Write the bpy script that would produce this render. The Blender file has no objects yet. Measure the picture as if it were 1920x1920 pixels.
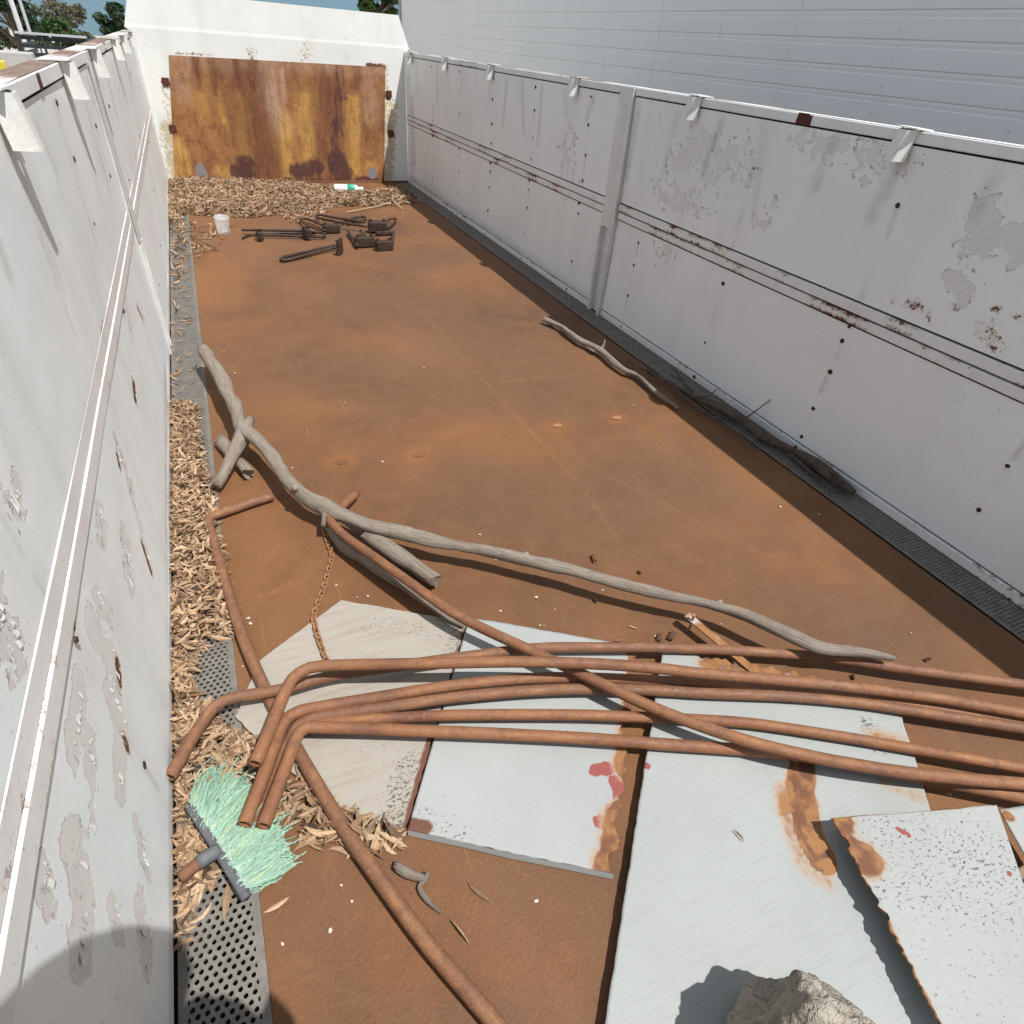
import bpy, bmesh, math, random
import numpy as np
from mathutils import Vector, Matrix

# ------------------------------------------------------------------ camera, sky, sun, exposure
random.seed(7); RNG = np.random.default_rng(7)
S = bpy.context.scene
COL = S.collection
CAM = np.array([0.3087, 0.0, 1.3043]); EUL = (0.9148, -0.0695, -0.4149); FPX = 1137.15
cd = bpy.data.cameras.new('camera'); cam = bpy.data.objects.new('camera', cd); COL.objects.link(cam)
cam.location = CAM; cam.rotation_euler = EUL
cd.sensor_width = 36; cd.lens = 36 * FPX / 1920; cd.clip_start = 0.02; cd.clip_end = 3000
S.camera = cam
TILT = math.radians(1.3)                      # the yard falls away gently under the parked trailer
SUN_DIR = Vector((-0.265, 0.45, -1.0)).normalized()
sun = bpy.data.lights.new('sun', 'SUN'); sun.energy = 4.6; sun.angle = math.radians(0.53); sun.color = (1.0, 0.985, 0.96)
so = bpy.data.objects.new('sun', sun); COL.objects.link(so)
so.rotation_euler = SUN_DIR.to_track_quat('-Z', 'Y').to_euler(); so.location = (3, -4, 9)
W = bpy.data.worlds.new('World'); S.world = W; W.use_nodes = True
wn = W.node_tree; wn.nodes.clear()
def wnode(t): return wn.nodes.new(t)
w_out = wnode('ShaderNodeOutputWorld'); w_bg = wnode('ShaderNodeBackground'); w_sky = wnode('ShaderNodeTexSky')
w_tc = wnode('ShaderNodeTexCoord'); w_map = wnode('ShaderNodeMapping')
w_map.inputs['Rotation'].default_value = (TILT, 0, 0)
w_sky.sky_type = 'NISHITA'; w_sky.sun_disc = False
w_sky.sun_elevation = math.asin(-SUN_DIR.z); w_sky.sun_rotation = math.atan2(-SUN_DIR.x, -SUN_DIR.y)
w_sky.altitude = 100; w_sky.air_density = 1.0; w_sky.dust_density = 0.5; w_sky.ozone_density = 1.0
w_no = wnode('ShaderNodeTexNoise'); w_no.inputs['Scale'].default_value = 2.6; w_no.inputs['Detail'].default_value = 3
w_sc = wnode('ShaderNodeMapping'); w_sc.inputs['Scale'].default_value = (1, 1, 3.2)
w_mr = wnode('ShaderNodeMapRange'); w_mr.inputs[1].default_value = 0.42; w_mr.inputs[2].default_value = 0.62
w_mx = wnode('ShaderNodeMix'); w_mx.data_type = 'RGBA'; w_mx.inputs[7].default_value = (7.9, 8.1, 8.2, 1)
wl = wn.links.new
wl(w_tc.outputs['Generated'], w_map.inputs[0]); wl(w_map.outputs[0], w_sky.inputs[0])
wl(w_map.outputs[0], w_sc.inputs[0]); wl(w_sc.outputs[0], w_no.inputs[0]); wl(w_no.outputs[0], w_mr.inputs[0])
wl(w_mr.outputs[0], w_mx.inputs[0]); wl(w_sky.outputs[0], w_mx.inputs[6])
w_sx = wnode('ShaderNodeSeparateXYZ'); w_hr = wnode('ShaderNodeMapRange'); w_hr.interpolation_type = 'SMOOTHSTEP'; w_m2 = wnode('ShaderNodeMix'); w_m2.data_type = 'RGBA'
w_hr.inputs[1].default_value = 0.20; w_hr.inputs[2].default_value = 0.06; w_hr.inputs[4].default_value = 0.88; w_m2.inputs[7].default_value = (1.8, 3.3, 4.4, 1)    # slate-blue cloud bank low all round
w_n2 = wnode('ShaderNodeTexNoise'); w_n2.inputs['Scale'].default_value = 5; w_n2.inputs['Detail'].default_value = 3; w_ad = wnode('ShaderNodeMath'); w_ad.operation = 'MULTIPLY_ADD'; w_ad.inputs[1].default_value = -0.14
wl(w_map.outputs[0], w_sx.inputs[0]); wl(w_sc.outputs[0], w_n2.inputs[0]); wl(w_n2.outputs[0], w_ad.inputs[0]); wl(w_sx.outputs[2], w_ad.inputs[2]); wl(w_ad.outputs[0], w_hr.inputs[0]); wl(w_hr.outputs[0], w_m2.inputs[0]); wl(w_mx.outputs[2], w_m2.inputs[6])
wl(w_m2.outputs[2], w_bg.inputs[0]); w_bg.inputs[1].default_value = 0.082
wl(w_bg.outputs[0], w_out.inputs[0])
S.view_settings.view_transform = 'Standard'; S.view_settings.look = 'None'
S.view_settings.exposure = 0.27; S.view_settings.gamma = 1.0; S.view_settings.use_curve_mapping = False
S.render.engine = 'CYCLES'
S.cycles.use_adaptive_sampling = True; S.cycles.adaptive_threshold = 0.02; S.cycles.max_bounces = 5; S.cycles.diffuse_bounces = 3; S.cycles.glossy_bounces = 2; S.cycles.transmission_bounces = 4; S.cycles.transparent_max_bounces = 4

# ------------------------------------------------------------------ survey: sight lines to points on known planes of the place
_c, _s = math.cos, math.sin
def _rot(a, b, c):
    Rx = np.array([[1,0,0],[0,_c(a),-_s(a)],[0,_s(a),_c(a)]]); Ry = np.array([[_c(b),0,_s(b)],[0,1,0],[-_s(b),0,_c(b)]])
    Rz = np.array([[_c(c),-_s(c),0],[_s(c),_c(c),0],[0,0,1]]); return Rz @ Ry @ Rx
RM = _rot(*EUL)
def on(px, py, ax, v):
    d = RM @ np.array([(px-960)/FPX, -(py-960)/FPX, -1.0]); return CAM + d * ((v-CAM[ax])/d[ax])
def P(px, py, z=0.0): return on(px, py, 2, z)
def FL(px, py): return P(px, py)[:2]
def LW(px, py): return on(px, py, 0, 0.0)[1:]
def RW(px, py): return on(px, py, 0, 2.42)[1:]
def HB(px, py): q = on(px, py, 1, 7.48); return np.array([q[0], q[2]])

# ------------------------------------------------------------------ helpers: objects and meshes
def link(o, parent=None):
    COL.objects.link(o)
    if parent is not None: o.parent = parent
    return o
def tag(o, label=None, cat=None, group=None, kind=None):
    if label: o['label'] = label
    if cat: o['category'] = cat
    if group: o['group'] = group
    if kind: o['kind'] = kind
    return o
def empty(name, loc=(0,0,0)):
    o = bpy.data.objects.new(name, None); o.location = loc; o.empty_display_size = 0.1; return link(o)
def mesh(name, V, F, mat=None, parent=None, attrs=None, smooth=False, uv=None, loc=None, cols=None):
    me = bpy.data.meshes.new(name)
    V = np.asarray(V, float)
    if loc is not None: V = V - np.asarray(loc, float)
    me.from_pydata(V.tolist(), [], [list(map(int, f)) for f in F] if not isinstance(F, list) else F)
    if attrs:
        for k, a in attrs.items():
            at = me.attributes.new(k, 'FLOAT', 'POINT'); at.data.foreach_set('value', np.asarray(a, np.float32))
    if cols is not None:
        at = me.attributes.new('tint', 'FLOAT_COLOR', 'POINT')
        at.data.foreach_set('color', np.asarray(cols, np.float32).ravel())
    if uv is not None:
        ul = me.uv_layers.new(name='UVMap'); li = np.zeros(len(me.loops), np.int32); me.loops.foreach_get('vertex_index', li)
        ul.data.foreach_set('uv', np.asarray(uv, np.float32)[li].ravel())
    if smooth: me.polygons.foreach_set('use_smooth', np.ones(len(me.polygons), bool))
    if mat: me.materials.append(mat)
    me.update()
    o = bpy.data.objects.new(name, me)
    if loc is not None: o.location = loc
    return link(o, parent)
def flipped(o):
    o.data.flip_normals(); return o
class MB:
    def __init__(s): s.V = []; s.F = []
    def add(s, V, F):
        b = len(s.V); s.V += [tuple(map(float, v)) for v in V]; s.F += [[i+b for i in f] for f in F]; return s
    def box(s, x0, x1, y0, y1, z0, z1):
        return s.add([(x0,y0,z0),(x1,y0,z0),(x1,y1,z0),(x0,y1,z0),(x0,y0,z1),(x1,y0,z1),(x1,y1,z1),(x0,y1,z1)],
                     [[0,3,2,1],[4,5,6,7],[0,1,5,4],[1,2,6,5],[2,3,7,6],[3,0,4,7]])
    def bar(s, a, b, w, h, up=(0,0,1)):
        a, b = Vector(a), Vector(b); d = (b-a).normalized(); u = Vector(up); r = d.cross(u).normalized(); u = r.cross(d)
        V = [p + r*sx*w/2 + u*sz*h/2 for p in (a, b) for sx, sz in ((-1,-1),(1,-1),(1,1),(-1,1))]
        return s.add(V, [[0,1,2,3],[7,6,5,4],[0,4,5,1],[1,5,6,2],[2,6,7,3],[3,7,4,0]])
    def tube(s, pts, rad, seg=8, cap=True):
        V, F, _ = tube_data(pts, rad, seg, cap); return s.add(V, F)
    def build(s, name, mat, parent=None, bevel=0, smooth=False, loc=None):
        o = mesh(name, s.V, s.F, mat, parent, smooth=smooth, loc=loc)
        if bevel:
            m = o.modifiers.new('bevel', 'BEVEL'); m.width = bevel; m.segments = 2; m.limit_method = 'ANGLE'
        return o
def spline(pts, step=0.02):
    p = np.asarray(pts, float)
    if len(p) < 3:
        n = max(2, int(np.linalg.norm(p[-1][:3]-p[0][:3])/step)); t = np.linspace(0, 1, n)[:, None]; return p[0]*(1-t)+p[-1]*t
    q = np.vstack([2*p[0]-p[1], p, 2*p[-1]-p[-2]]); out = []
    for i in range(1, len(q)-2):
        a, b, c, d = q[i-1], q[i], q[i+1], q[i+2]; n = max(2, int(np.linalg.norm((c-b)[:3])/step))
        for t in np.linspace(0, 1, n, endpoint=False):
            out.append(0.5*((2*b)+(c-a)*t+(2*a-5*b+4*c-d)*t*t+(3*b-a-3*c+d)*t**3))
    out.append(q[-2]); return np.array(out)
def fillet(pts, r, n=7):
    """polyline with rounded corners, for bent pipe"""
    p = [np.asarray(x, float) for x in pts]; out = [p[0]]
    for i in range(1, len(p)-1):
        a = p[i-1]-p[i]; b = p[i+1]-p[i]; la, lb = np.linalg.norm(a), np.linalg.norm(b); k = min(r, la*.45, lb*.45)
        A = p[i]+a/la*k; B = p[i]+b/lb*k
        for t in np.linspace(0, 1, n): out.append(A*(1-t)**2+p[i]*2*t*(1-t)+B*t*t)
    out.append(p[-1]); return np.array(out)
def tube_data(pts, rad, seg=10, cap=True, wob=0.0, hollow=0.0):
    p = np.asarray(pts, float)[:, :3]; n = len(p); rad = np.broadcast_to(np.asarray(rad, float), (n,)).copy()
    T = np.gradient(p, axis=0); T /= np.linalg.norm(T, axis=1)[:, None]+1e-9
    u = np.cross(T[0], (0,0,1.0)); u = u if np.linalg.norm(u) > .1 else np.array([1.0,0,0]); u /= np.linalg.norm(u)
    V = []; UV = []; L = 0; ang = np.arange(seg)*2*math.pi/seg
    def ring(c, t, u, r, k):
        v = np.cross(t, u); ph = ang
        w = 1+wob*(np.sin(ph*2+k*.35)*.5+np.sin(ph*3-k*.21+1)*.35)
        return c+np.outer(np.cos(ph)*r*w, u)+np.outer(np.sin(ph)*r*w, v)
    rings = []
    for i in range(n):
        u = u-T[i]*(u@T[i]); u /= np.linalg.norm(u)
        if i: L += np.linalg.norm(p[i]-p[i-1])
        rings.append(ring(p[i], T[i], u, rad[i], i)); UV += [(k/seg, L) for k in range(seg)]
        if i == 0: u0 = u.copy()
    if hollow:
        inner0 = [ring(p[0]+T[0]*d, T[0], u0, r, 0) for d, r in ((0, hollow), (.05, hollow))]
        inner1 = [ring(p[-1]-T[-1]*d, T[-1], u, r, n-1) for d, r in ((0, hollow), (.05, hollow))]
        rings = inner0[::-1]+rings+inner1; UV = [(k/seg, 0) for _ in range(2) for k in range(seg)]+UV+[(k/seg, L) for _ in range(2) for k in range(seg)]
    V = np.vstack(rings); m = len(rings)
    F = [[i*seg+k, i*seg+(k+1) % seg, (i+1)*seg+(k+1) % seg, (i+1)*seg+k] for i in range(m-1) for k in range(seg)]
    if cap or hollow: F += [list(range(seg))[::-1], [(m-1)*seg+k for k in range(seg)]]
    return V, F, UV
def tube(name, pts, rad, mat, parent=None, seg=12, wob=0, hollow=0, loc=None, jitter=0):
    p = np.asarray(pts, float)[:, :3]
    if jitter: p = p+RNG.normal(0, jitter, p.shape)
    V, F, UV = tube_data(p, rad, seg, True, wob, hollow)
    return mesh(name, V, F, mat, parent, smooth=True, uv=UV, loc=loc)
def seg_dist(U, Vv, pts):
    d = np.full(U.shape, 1e9); pts = [np.asarray(p, float) for p in pts]
    if len(pts) == 1: return np.hypot(U-pts[0][0], Vv-pts[0][1])
    for a, b in zip(pts[:-1], pts[1:]):
        ab = b-a; t = np.clip(((U-a[0])*ab[0]+(Vv-a[1])*ab[1])/(ab@ab+1e-12), 0, 1)
        d = np.minimum(d, np.hypot(U-a[0]-t*ab[0], Vv-a[1]-t*ab[1]))
    return d
SOFT = [1.0]
def field(U, Vv, strokes):
    """strokes: (points, radius, softness, amount); 1 inside, fading over softness"""
    f = np.zeros(U.shape)
    for pts, r, soft, amt in strokes:
        d = seg_dist(U, Vv, pts); soft = soft*SOFT[0]; t = np.clip(1-(d-r*.7)/soft, 0, 1); f = np.maximum(f, amt*t*t*(3-2*t))
    return f
def gridF(nu, nv, off=0, flip=False):
    F = []
    for j in range(nv-1):
        for i in range(nu-1):
            a = off+j*nu+i; q = [a, a+1, a+nu+1, a+nu]; F.append(q[::-1] if flip else q)
    return F
def vnoise(U, Vv, scale, seed=0, oct=3):
    r = np.random.default_rng(seed); out = np.zeros(U.shape)
    for o in range(oct):
        k = scale*2**o; G = r.random((64, 64)); x = U*k; y = Vv*k; x0 = np.floor(x).astype(int); y0 = np.floor(y).astype(int)
        fx = x-x0; fy = y-y0; fx = fx*fx*(3-2*fx); fy = fy*fy*(3-2*fy); g = lambda i, j: G[i % 64, j % 64]
        out += ((g(x0,y0)*(1-fx)+g(x0+1,y0)*fx)*(1-fy)+(g(x0,y0+1)*(1-fx)+g(x0+1,y0+1)*fx)*fy-.5)/2**o
    return out

# ------------------------------------------------------------------ helpers: materials
class M:
    def __init__(s, name):
        s.m = bpy.data.materials.new(name); s.m.use_nodes = True; s.t = s.m.node_tree; s.t.nodes.clear()
        s.out = s.t.nodes.new('ShaderNodeOutputMaterial'); s._tc = None
    def put(s, sock, v):
        if hasattr(v, 'links'): s.t.links.new(v, sock)
        elif isinstance(v, (tuple, list)) and len(v) == 3 and sock.type == 'RGBA': sock.default_value = (*v, 1)
        else: sock.default_value = v
    def node(s, typ, props=None, **inp):
        n = s.t.nodes.new(typ)
        for k, v in (props or {}).items(): setattr(n, k, v)
        for k, v in inp.items(): s.put(n.inputs[int(k[1:])] if k[0] == '_' and k[1:].isdigit() else n.inputs[k], v)
        return n
    def co(s, kind='Object', scale=None, rot=None):
        if s._tc is None: s._tc = s.t.nodes.new('ShaderNodeTexCoord')
        c = s._tc.outputs[kind]
        if scale or rot: c = s.node('ShaderNodeMapping', Vector=c, Scale=scale or (1,1,1), Rotation=rot or (0,0,0)).outputs[0]
        return c
    def noise(s, scale, detail=5, rough=.6, vec=None, dist=0):
        detail = min(detail, 3 if scale < 100 else 1.5)
        return s.node('ShaderNodeTexNoise', Vector=vec if vec is not None else s.co(), Scale=scale, Detail=detail, Roughness=rough, Distortion=dist).outputs[0]
    def voro(s, scale, vec=None, feature='F1', out='Distance', rand=1.0):
        return s.node('ShaderNodeTexVoronoi', {'feature': feature}, Vector=vec if vec is not None else s.co(), Scale=scale, Randomness=rand).outputs[out]
    def math(s, op, a, b=0.0, c=0.0): return s.node('ShaderNodeMath', {'operation': op}, _0=a, _1=b, _2=c).outputs[0]
    def thr(s, v, lo, hi, a=0.0, b=1.0):
        return s.node('ShaderNodeMapRange', {'interpolation_type': 'SMOOTHSTEP'}, Value=v, _1=lo, _2=hi, _3=a, _4=b).outputs[0]
    def mix(s, f, a, b, mode='MIX'):
        n = s.t.nodes.new('ShaderNodeMix'); n.data_type = 'RGBA'; n.blend_type = mode
        s.put(n.inputs[0], f); s.put(n.inputs[6], a); s.put(n.inputs[7], b); return n.outputs[2]
    def ramp(s, f, stops):
        n = s.t.nodes.new('ShaderNodeValToRGB'); s.put(n.inputs[0], f); e = n.color_ramp.elements
        while len(e) < len(stops): e.new(.5)
        for k, (p, c) in zip(e, stops): k.position = p; k.color = (*c, 1)
        return n.outputs[0]
    def attr(s, name, out='Fac'): return s.node('ShaderNodeAttribute', {'attribute_name': name}).outputs[out]
    def bump(s, h, strength=.5, dist=.005, normal=None):
        n = s.node('ShaderNodeBump', Height=h, Strength=strength, Distance=dist)
        if normal is not None: s.put(n.inputs['Normal'], normal)
        return n.outputs[0]
    def done(s, color, rough=.7, normal=None, metal=0.0, spec=.35, trans=None, sub=None):
        b = s.node('ShaderNodeBsdfPrincipled'); s.put(b.inputs['Base Color'], color); s.put(b.inputs['Roughness'], rough)
        s.put(b.inputs['Metallic'], metal); s.put(b.inputs['Specular IOR Level'], spec)
        if normal is not None: s.put(b.inputs['Normal'], normal)
        if trans is not None: s.put(b.inputs['Transmission Weight'], trans)
        s.t.links.new(b.outputs[0], s.out.inputs[0]); return s.m

def m_floor():
    m = M('rusty_floor_steel')
    n1 = m.noise(1.1, 6, .62, dist=.6); n2 = m.noise(9, 6, .7); n3 = m.noise(140, 3, .7)
    n4 = m.noise(3.0, 5, .6, m.co(scale=(1, .22, 1)), 1.0)
    c = m.ramp(n1, [(.30, (0.1120,0.0567,0.0281)), (.44, (0.1550,0.0720,0.0304)), (.57, (0.1900,0.0882,0.0357)), (.74, (0.2250,0.1098,0.0471))])
    c = m.mix(m.thr(n4, .52, .72, 0, .55), c, (0.1650,0.0855,0.0494))
    c = m.mix(m.math('MULTIPLY', m.attr('dark'), m.thr(n2, .2, .75, .55, 1)), c, (0.1120,0.0630,0.0395))
    c = m.mix(m.math('MULTIPLY', m.attr('orange'), m.thr(n2, .25, .7, .15, .65)), c, (0.3000,0.1062,0.0304))
    c = m.mix(m.math('MULTIPLY', m.attr('scratch'), m.thr(m.noise(30, 4), .35, .6)), c, (0.2700,0.1260,0.0547))
    c = m.mix(m.thr(n2, .35, .75, 0, .35), c, (0.2150,0.1080,0.0509))
    c = m.mix(m.thr(m.noise(26, 5, .75), .6, .8, 0, .5), c, (0.1050,0.0504,0.0266))
    c = m.mix(m.thr(n3, .25, .8, 0, .38), c, (0.1100,0.0486,0.0228))
    tide = m.thr(m.math('ABSOLUTE', m.math('SUBTRACT', m.noise(2.3, 3, .6, dist=.8), .5)), .014, .0, 0, .10); c = m.mix(tide, c, (0.2550,0.1350,0.0646))
    for rz, sc in ((.55, (70, 2.2, 1)), (-1.1, (90, 1.6, 1)), (1.45, (60, 2.6, 1))):
        c = m.mix(m.thr(m.noise(1, 2, .5, m.co(scale=sc, rot=(0, 0, rz))), .70, .78, 0, .38), c, (0.3000,0.1575,0.0760))
    grit = m.voro(210); c = m.mix(m.math('MULTIPLY', m.thr(grit, .16, .08), m.thr(m.noise(40, 2), .52, .62, 0, .75)), c, (0.0550,0.0315,0.0198))
    c = m.mix(m.thr(m.noise(55, 3, .8), .62, .75, 0, .4), c, (0.2900,0.1485,0.0684))
    nb = m.bump(m.math('ADD', m.math('MULTIPLY', n3, .8), n2), .5, .004)
    return m.done(c, m.thr(n2, .2, .8, .58, .85), nb, spec=.28)
def m_paint(name, base=(.87,.92,.925), peel=(.74,.72,.69), thr=.5, streak=(6, 6, .8), peel_noise=34, rust_amt=1.0):
    """old white paint: attribute fields say where it has peeled or rusted, noise gives the ragged edges"""
    m = M(name)
    nz = m.noise(peel_noise, 6, .65); fine = m.noise(90, 4, .7); low = m.noise(1.6, 5, .6); st = m.noise(1.0, 5, .6, m.co(scale=streak))
    c = m.mix(m.thr(low, .35, .7, 0, .5), base, tuple(x*.88 for x in base))
    c = m.mix(m.thr(st, .48, .75, 0, .45), c, tuple(x*.80 for x in (base[0], base[1]*.985, base[2]*.96)))
    pk = m.math('ADD', m.attr('peel'), m.math('MULTIPLY', m.math('SUBTRACT', nz, .5), 1.7))
    pm = m.thr(pk, thr-.02, thr+.02); ed = m.math('MULTIPLY', m.thr(pk, thr-.10, thr-.02), m.math('SUBTRACT', 1.0, pm))
    rim = m.math('MULTIPLY', pm, m.thr(pk, thr+.12, thr+.02))
    pc = m.mix(m.thr(fine, .3, .7, 0, .6), peel, tuple(x*.86 for x in peel))
    c = m.mix(m.math('MULTIPLY', ed, .5), c, (.88,.88,.86)); c = m.mix(pm, c, pc)
    c = m.mix(m.math('MULTIPLY', rim, m.thr(m.noise(40, 3), .55, .65, 0, .75)), c, (.16,.12,.10))
    rk = m.math('ADD', m.attr('rust'), m.math('MULTIPLY', m.math('SUBTRACT', m.noise(55, 6, .75), .5), 1.5))
    rm = m.thr(rk, .46, .60, 0, rust_amt); rc = m.mix(m.thr(fine, .35, .65), (.085,.030,.018), (.20,.085,.05))
    c = m.mix(m.thr(rk, .22, .55, 0, .45), c, (.50,.36,.24)); c = m.mix(rm, c, rc)
    gr = m.math('MULTIPLY', m.attr('grime'), m.thr(m.noise(14, 6, .7), .3, .7, .35, 1)); c = m.mix(gr, c, (.30,.26,.21))
    speck = m.thr(m.noise(130, 2, .5), .70, .76, 0, .6); c = m.mix(speck, c, (.30,.27,.25))
    h = m.math('SUBTRACT', m.math('MULTIPLY', fine, .12), m.math('ADD', pm, m.math('MULTIPLY', rm, .4)))
    nb = m.bump(h, .9, .0022, m.bump(low, .35, .03))
    return m.done(c, m.thr(pm, 0, 1, .42, .75), nb, spec=.4)
def m_plain(name, c1, c2, scale=12, rough=.7, bump=.3, metal=0, fine=120, spec=.35, stretch=None):
    m = M(name); v = m.co(scale=stretch) if stretch else m.co()
    n = m.noise(scale, 6, .65, v); f = m.noise(fine, 3, .7, v)
    c = m.mix(m.thr(n, .3, .7), c1, c2); c = m.mix(m.thr(f, .3, .75, 0, .3), c, tuple(x*.6 for x in c1))
    return m.done(c, rough, m.bump(m.math('ADD', n, m.math('MULTIPLY', f, .5)), bump, .004), metal, spec)
def m_pipe():
    m = M('rusty_pipe'); n1 = m.noise(4, 6, .7); n2 = m.noise(70, 5, .75); n3 = m.noise(240, 2, .6); inf = m.node('ShaderNodeObjectInfo').outputs['Random']
    lon = m.noise(1, 3, .6, m.co('UV', (3, 9, 1))); blot = m.noise(17, 3, .8)
    c = m.ramp(n1, [(.28, (.110,.048,.030)), (.43, (.190,.078,.038)), (.56, (.255,.108,.046)), (.72, (.210,.100,.055))])
    c = m.mix(m.thr(inf, 0, 1, .1, .75), c, (.165,.083,.050)); c = m.mix(m.thr(lon, .5, .68, 0, .6), c, (.31,.150,.062))
    c = m.mix(m.thr(n2, .5, .74, 0, .6), c, (.33,.145,.055)); c = m.mix(m.thr(blot, .52, .70, 0, .5), c, (.095,.050,.037)); c = m.mix(m.thr(blot, .40, .28, 0, .4), c, (.27,.155,.10))
    c = m.mix(m.thr(n3, .58, .72, 0, .55), c, (.07,.035,.028))
    return m.done(c, m.thr(n2, .3, .7, .5, .8), m.bump(m.math('ADD', m.math('ADD', n2, m.math('MULTIPLY', n3, .6)), m.math('MULTIPLY', blot, .4)), .5, .002), spec=.35)
def m_wood():
    m = M('weathered_branch_wood'); v = m.co('UV', (9, 3.2, 1)); n = m.noise(5, 7, .68, v, .5); c2 = m.noise(7, 4, .6)
    fi = m.noise(16, 4, .7, m.co('UV', (12, 2.0, 1)))
    c = m.ramp(n, [(.25, (.130,.100,.075)), (.40, (.235,.192,.152)), (.56, (.315,.265,.215)), (.8, (.400,.348,.292))])
    c = m.mix(m.thr(c2, .45, .7, 0, .6), c, (.235,.180,.135)); c = m.mix(m.thr(fi, .6, .72, 0, .7), c, (.07,.05,.04))
    crk = m.noise(1, 3, .6, m.co('UV', (34, 2.6, 1)), .4); c = m.mix(m.thr(crk, .64, .70, 0, .6), c, (.07,.052,.040)); c = m.mix(m.thr(m.noise(30, 3, .8), .60, .72, 0, .6), c, (.12,.085,.06))
    return m.done(c, .85, m.bump(m.math('SUBTRACT', m.math('ADD', n, m.math('MULTIPLY', fi, -.6)), m.thr(crk, .62, .70, 0, .5)), .8, .006), spec=.15)
def m_headrust():
    m = M('rust_run_headboard_steel'); v = m.co(scale=(1, 1, .16)); s1 = m.noise(7, 6, .7, v, .6); s2 = m.noise(26, 5, .7, v); n = m.noise(8, 6, .75, dist=.5); f = m.noise(90, 3, .7)
    c = m.ramp(m.math('ADD', m.math('MULTIPLY', s1, .45), m.math('MULTIPLY', n, .55)), [(.33, (.130,.052,.028)), (.44, (.230,.098,.042)), (.54, (.330,.150,.055)), (.7, (.400,.215,.095))])
    w = m.thr(m.math('ADD', s2, m.math('MULTIPLY', n, .5)), .55, .95, .35, 1.1)
    c = m.mix(m.math('MULTIPLY', m.attr('pale'), w), c, (.47,.31,.21)); c = m.mix(m.math('MULTIPLY', m.attr('yellow'), w), c, (.56,.315,.085))
    c = m.mix(m.math('MULTIPLY', m.attr('brown'), w), c, (.13,.048,.026)); c = m.mix(m.thr(m.math('ADD', m.attr('dark'), m.math('ADD', m.math('MULTIPLY', m.math('SUBTRACT', n, .5), 1.3), m.math('MULTIPLY', m.math('SUBTRACT', s2, .5), 1.2))), .30, .75, 0, .92), c, (.080,.034,.034))
    c = m.mix(m.thr(m.noise(45, 3, .8), .55, .7, 0, .6), c, (.12,.05,.03)); c = m.mix(m.thr(m.noise(28, 3, .8), .58, .72, 0, .45), c, (.44,.24,.11)); c = m.mix(m.thr(f, .5, .75, 0, .35), c, (.10,.042,.025))
    return m.done(c, .75, m.bump(m.math('ADD', n, f), .35, .004), spec=.25)
def m_sheet(name, base, kind):
    """painted sheet steel / board lying in the bed: fields rust, red (primer), mould"""
    m = M(name); n = m.noise(16, 6, .7); f = m.noise(110, 4, .7); lo = m.noise(3, 5, .6)
    c = m.mix(m.thr(lo, .35, .7, 0, .55), base, tuple(x*.87 for x in base)); c = m.mix(m.thr(f, .55, .8, 0, .35), c, tuple(x*.72 for x in base))
    if kind == 'ply':
        g = m.noise(8, 6, .7, m.co(scale=(.6, 7, 1), rot=(0, 0, .5))); c = m.mix(m.thr(g, .45, .7, 0, .5), c, (.28,.205,.145))
        c = m.mix(m.thr(lo, .5, .75, 0, .7), c, (.35,.325,.29))
    if kind == 'ribbed':
        wv = m.noise(1, 3, .5, m.co(scale=(9, 190, 1), rot=(0, 0, .35))); c = m.mix(m.thr(wv, .52, .66, 0, .4), c, tuple(x*.82 for x in base))
    if kind == 'wash':
        c = m.mix(m.thr(m.attr('wash'), .1, .9), c, (.63,.60,.52))
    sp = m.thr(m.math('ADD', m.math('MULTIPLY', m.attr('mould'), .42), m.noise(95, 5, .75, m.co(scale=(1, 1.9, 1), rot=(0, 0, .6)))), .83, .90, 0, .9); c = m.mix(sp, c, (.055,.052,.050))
    rd = m.math('ADD', m.attr('red'), m.math('MULTIPLY', m.math('SUBTRACT', m.noise(34, 5, .7), .5), 1.2)); c = m.mix(m.thr(rd, .56, .61, 0, .95), c, (.25,.058,.048))
    rk = m.math('ADD', m.attr('rust'), m.math('MULTIPLY', m.math('SUBTRACT', n, .5), .9))
    c = m.mix(m.thr(rk, .18, .5, 0, .75), c, (.36,.25,.17)); c = m.mix(m.thr(rk, .42, .58), c, m.mix(m.thr(n, .4, .6), (.15,.062,.032), (.28,.135,.052)))
    dk = m.math('ADD', m.attr('deep'), m.math('MULTIPLY', m.math('SUBTRACT', m.noise(28, 5, .7), .5), .8)); c = m.mix(m.thr(dk, .4, .7), c, (.13,.055,.035))
    return m.done(c, .6, m.bump(m.math('ADD', m.math('MULTIPLY', f, .3), m.math('MULTIPLY', m.thr(rk, .4, .6), -1)), .4, .002), spec=.3)
def m_tint(name, mul=(1,1,1), rough=.8, sub=False):
    m = M(name); f = m.noise(160, 4, .7); c = m.mix(1.0, m.attr('tint', 'Color'), mul, 'MULTIPLY'); c = m.mix(m.thr(f, .35, .75, 0, .45), c, m.mix(1.0, c, (.55,.48,.42), 'MULTIPLY'))
    return m.done(c, rough, m.bump(f, .5, .002), spec=.2)
def m_leaf(name, a, b):
    m = M(name); n = m.noise(.8, 4); i = m.noise(14, 2)
    c = m.mix(m.thr(n, .3, .7), a, b); c = m.mix(m.thr(i, .4, .7, 0, .5), c, tuple(x*.5 for x in a)); return m.done(c, .6, spec=.3)

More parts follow.
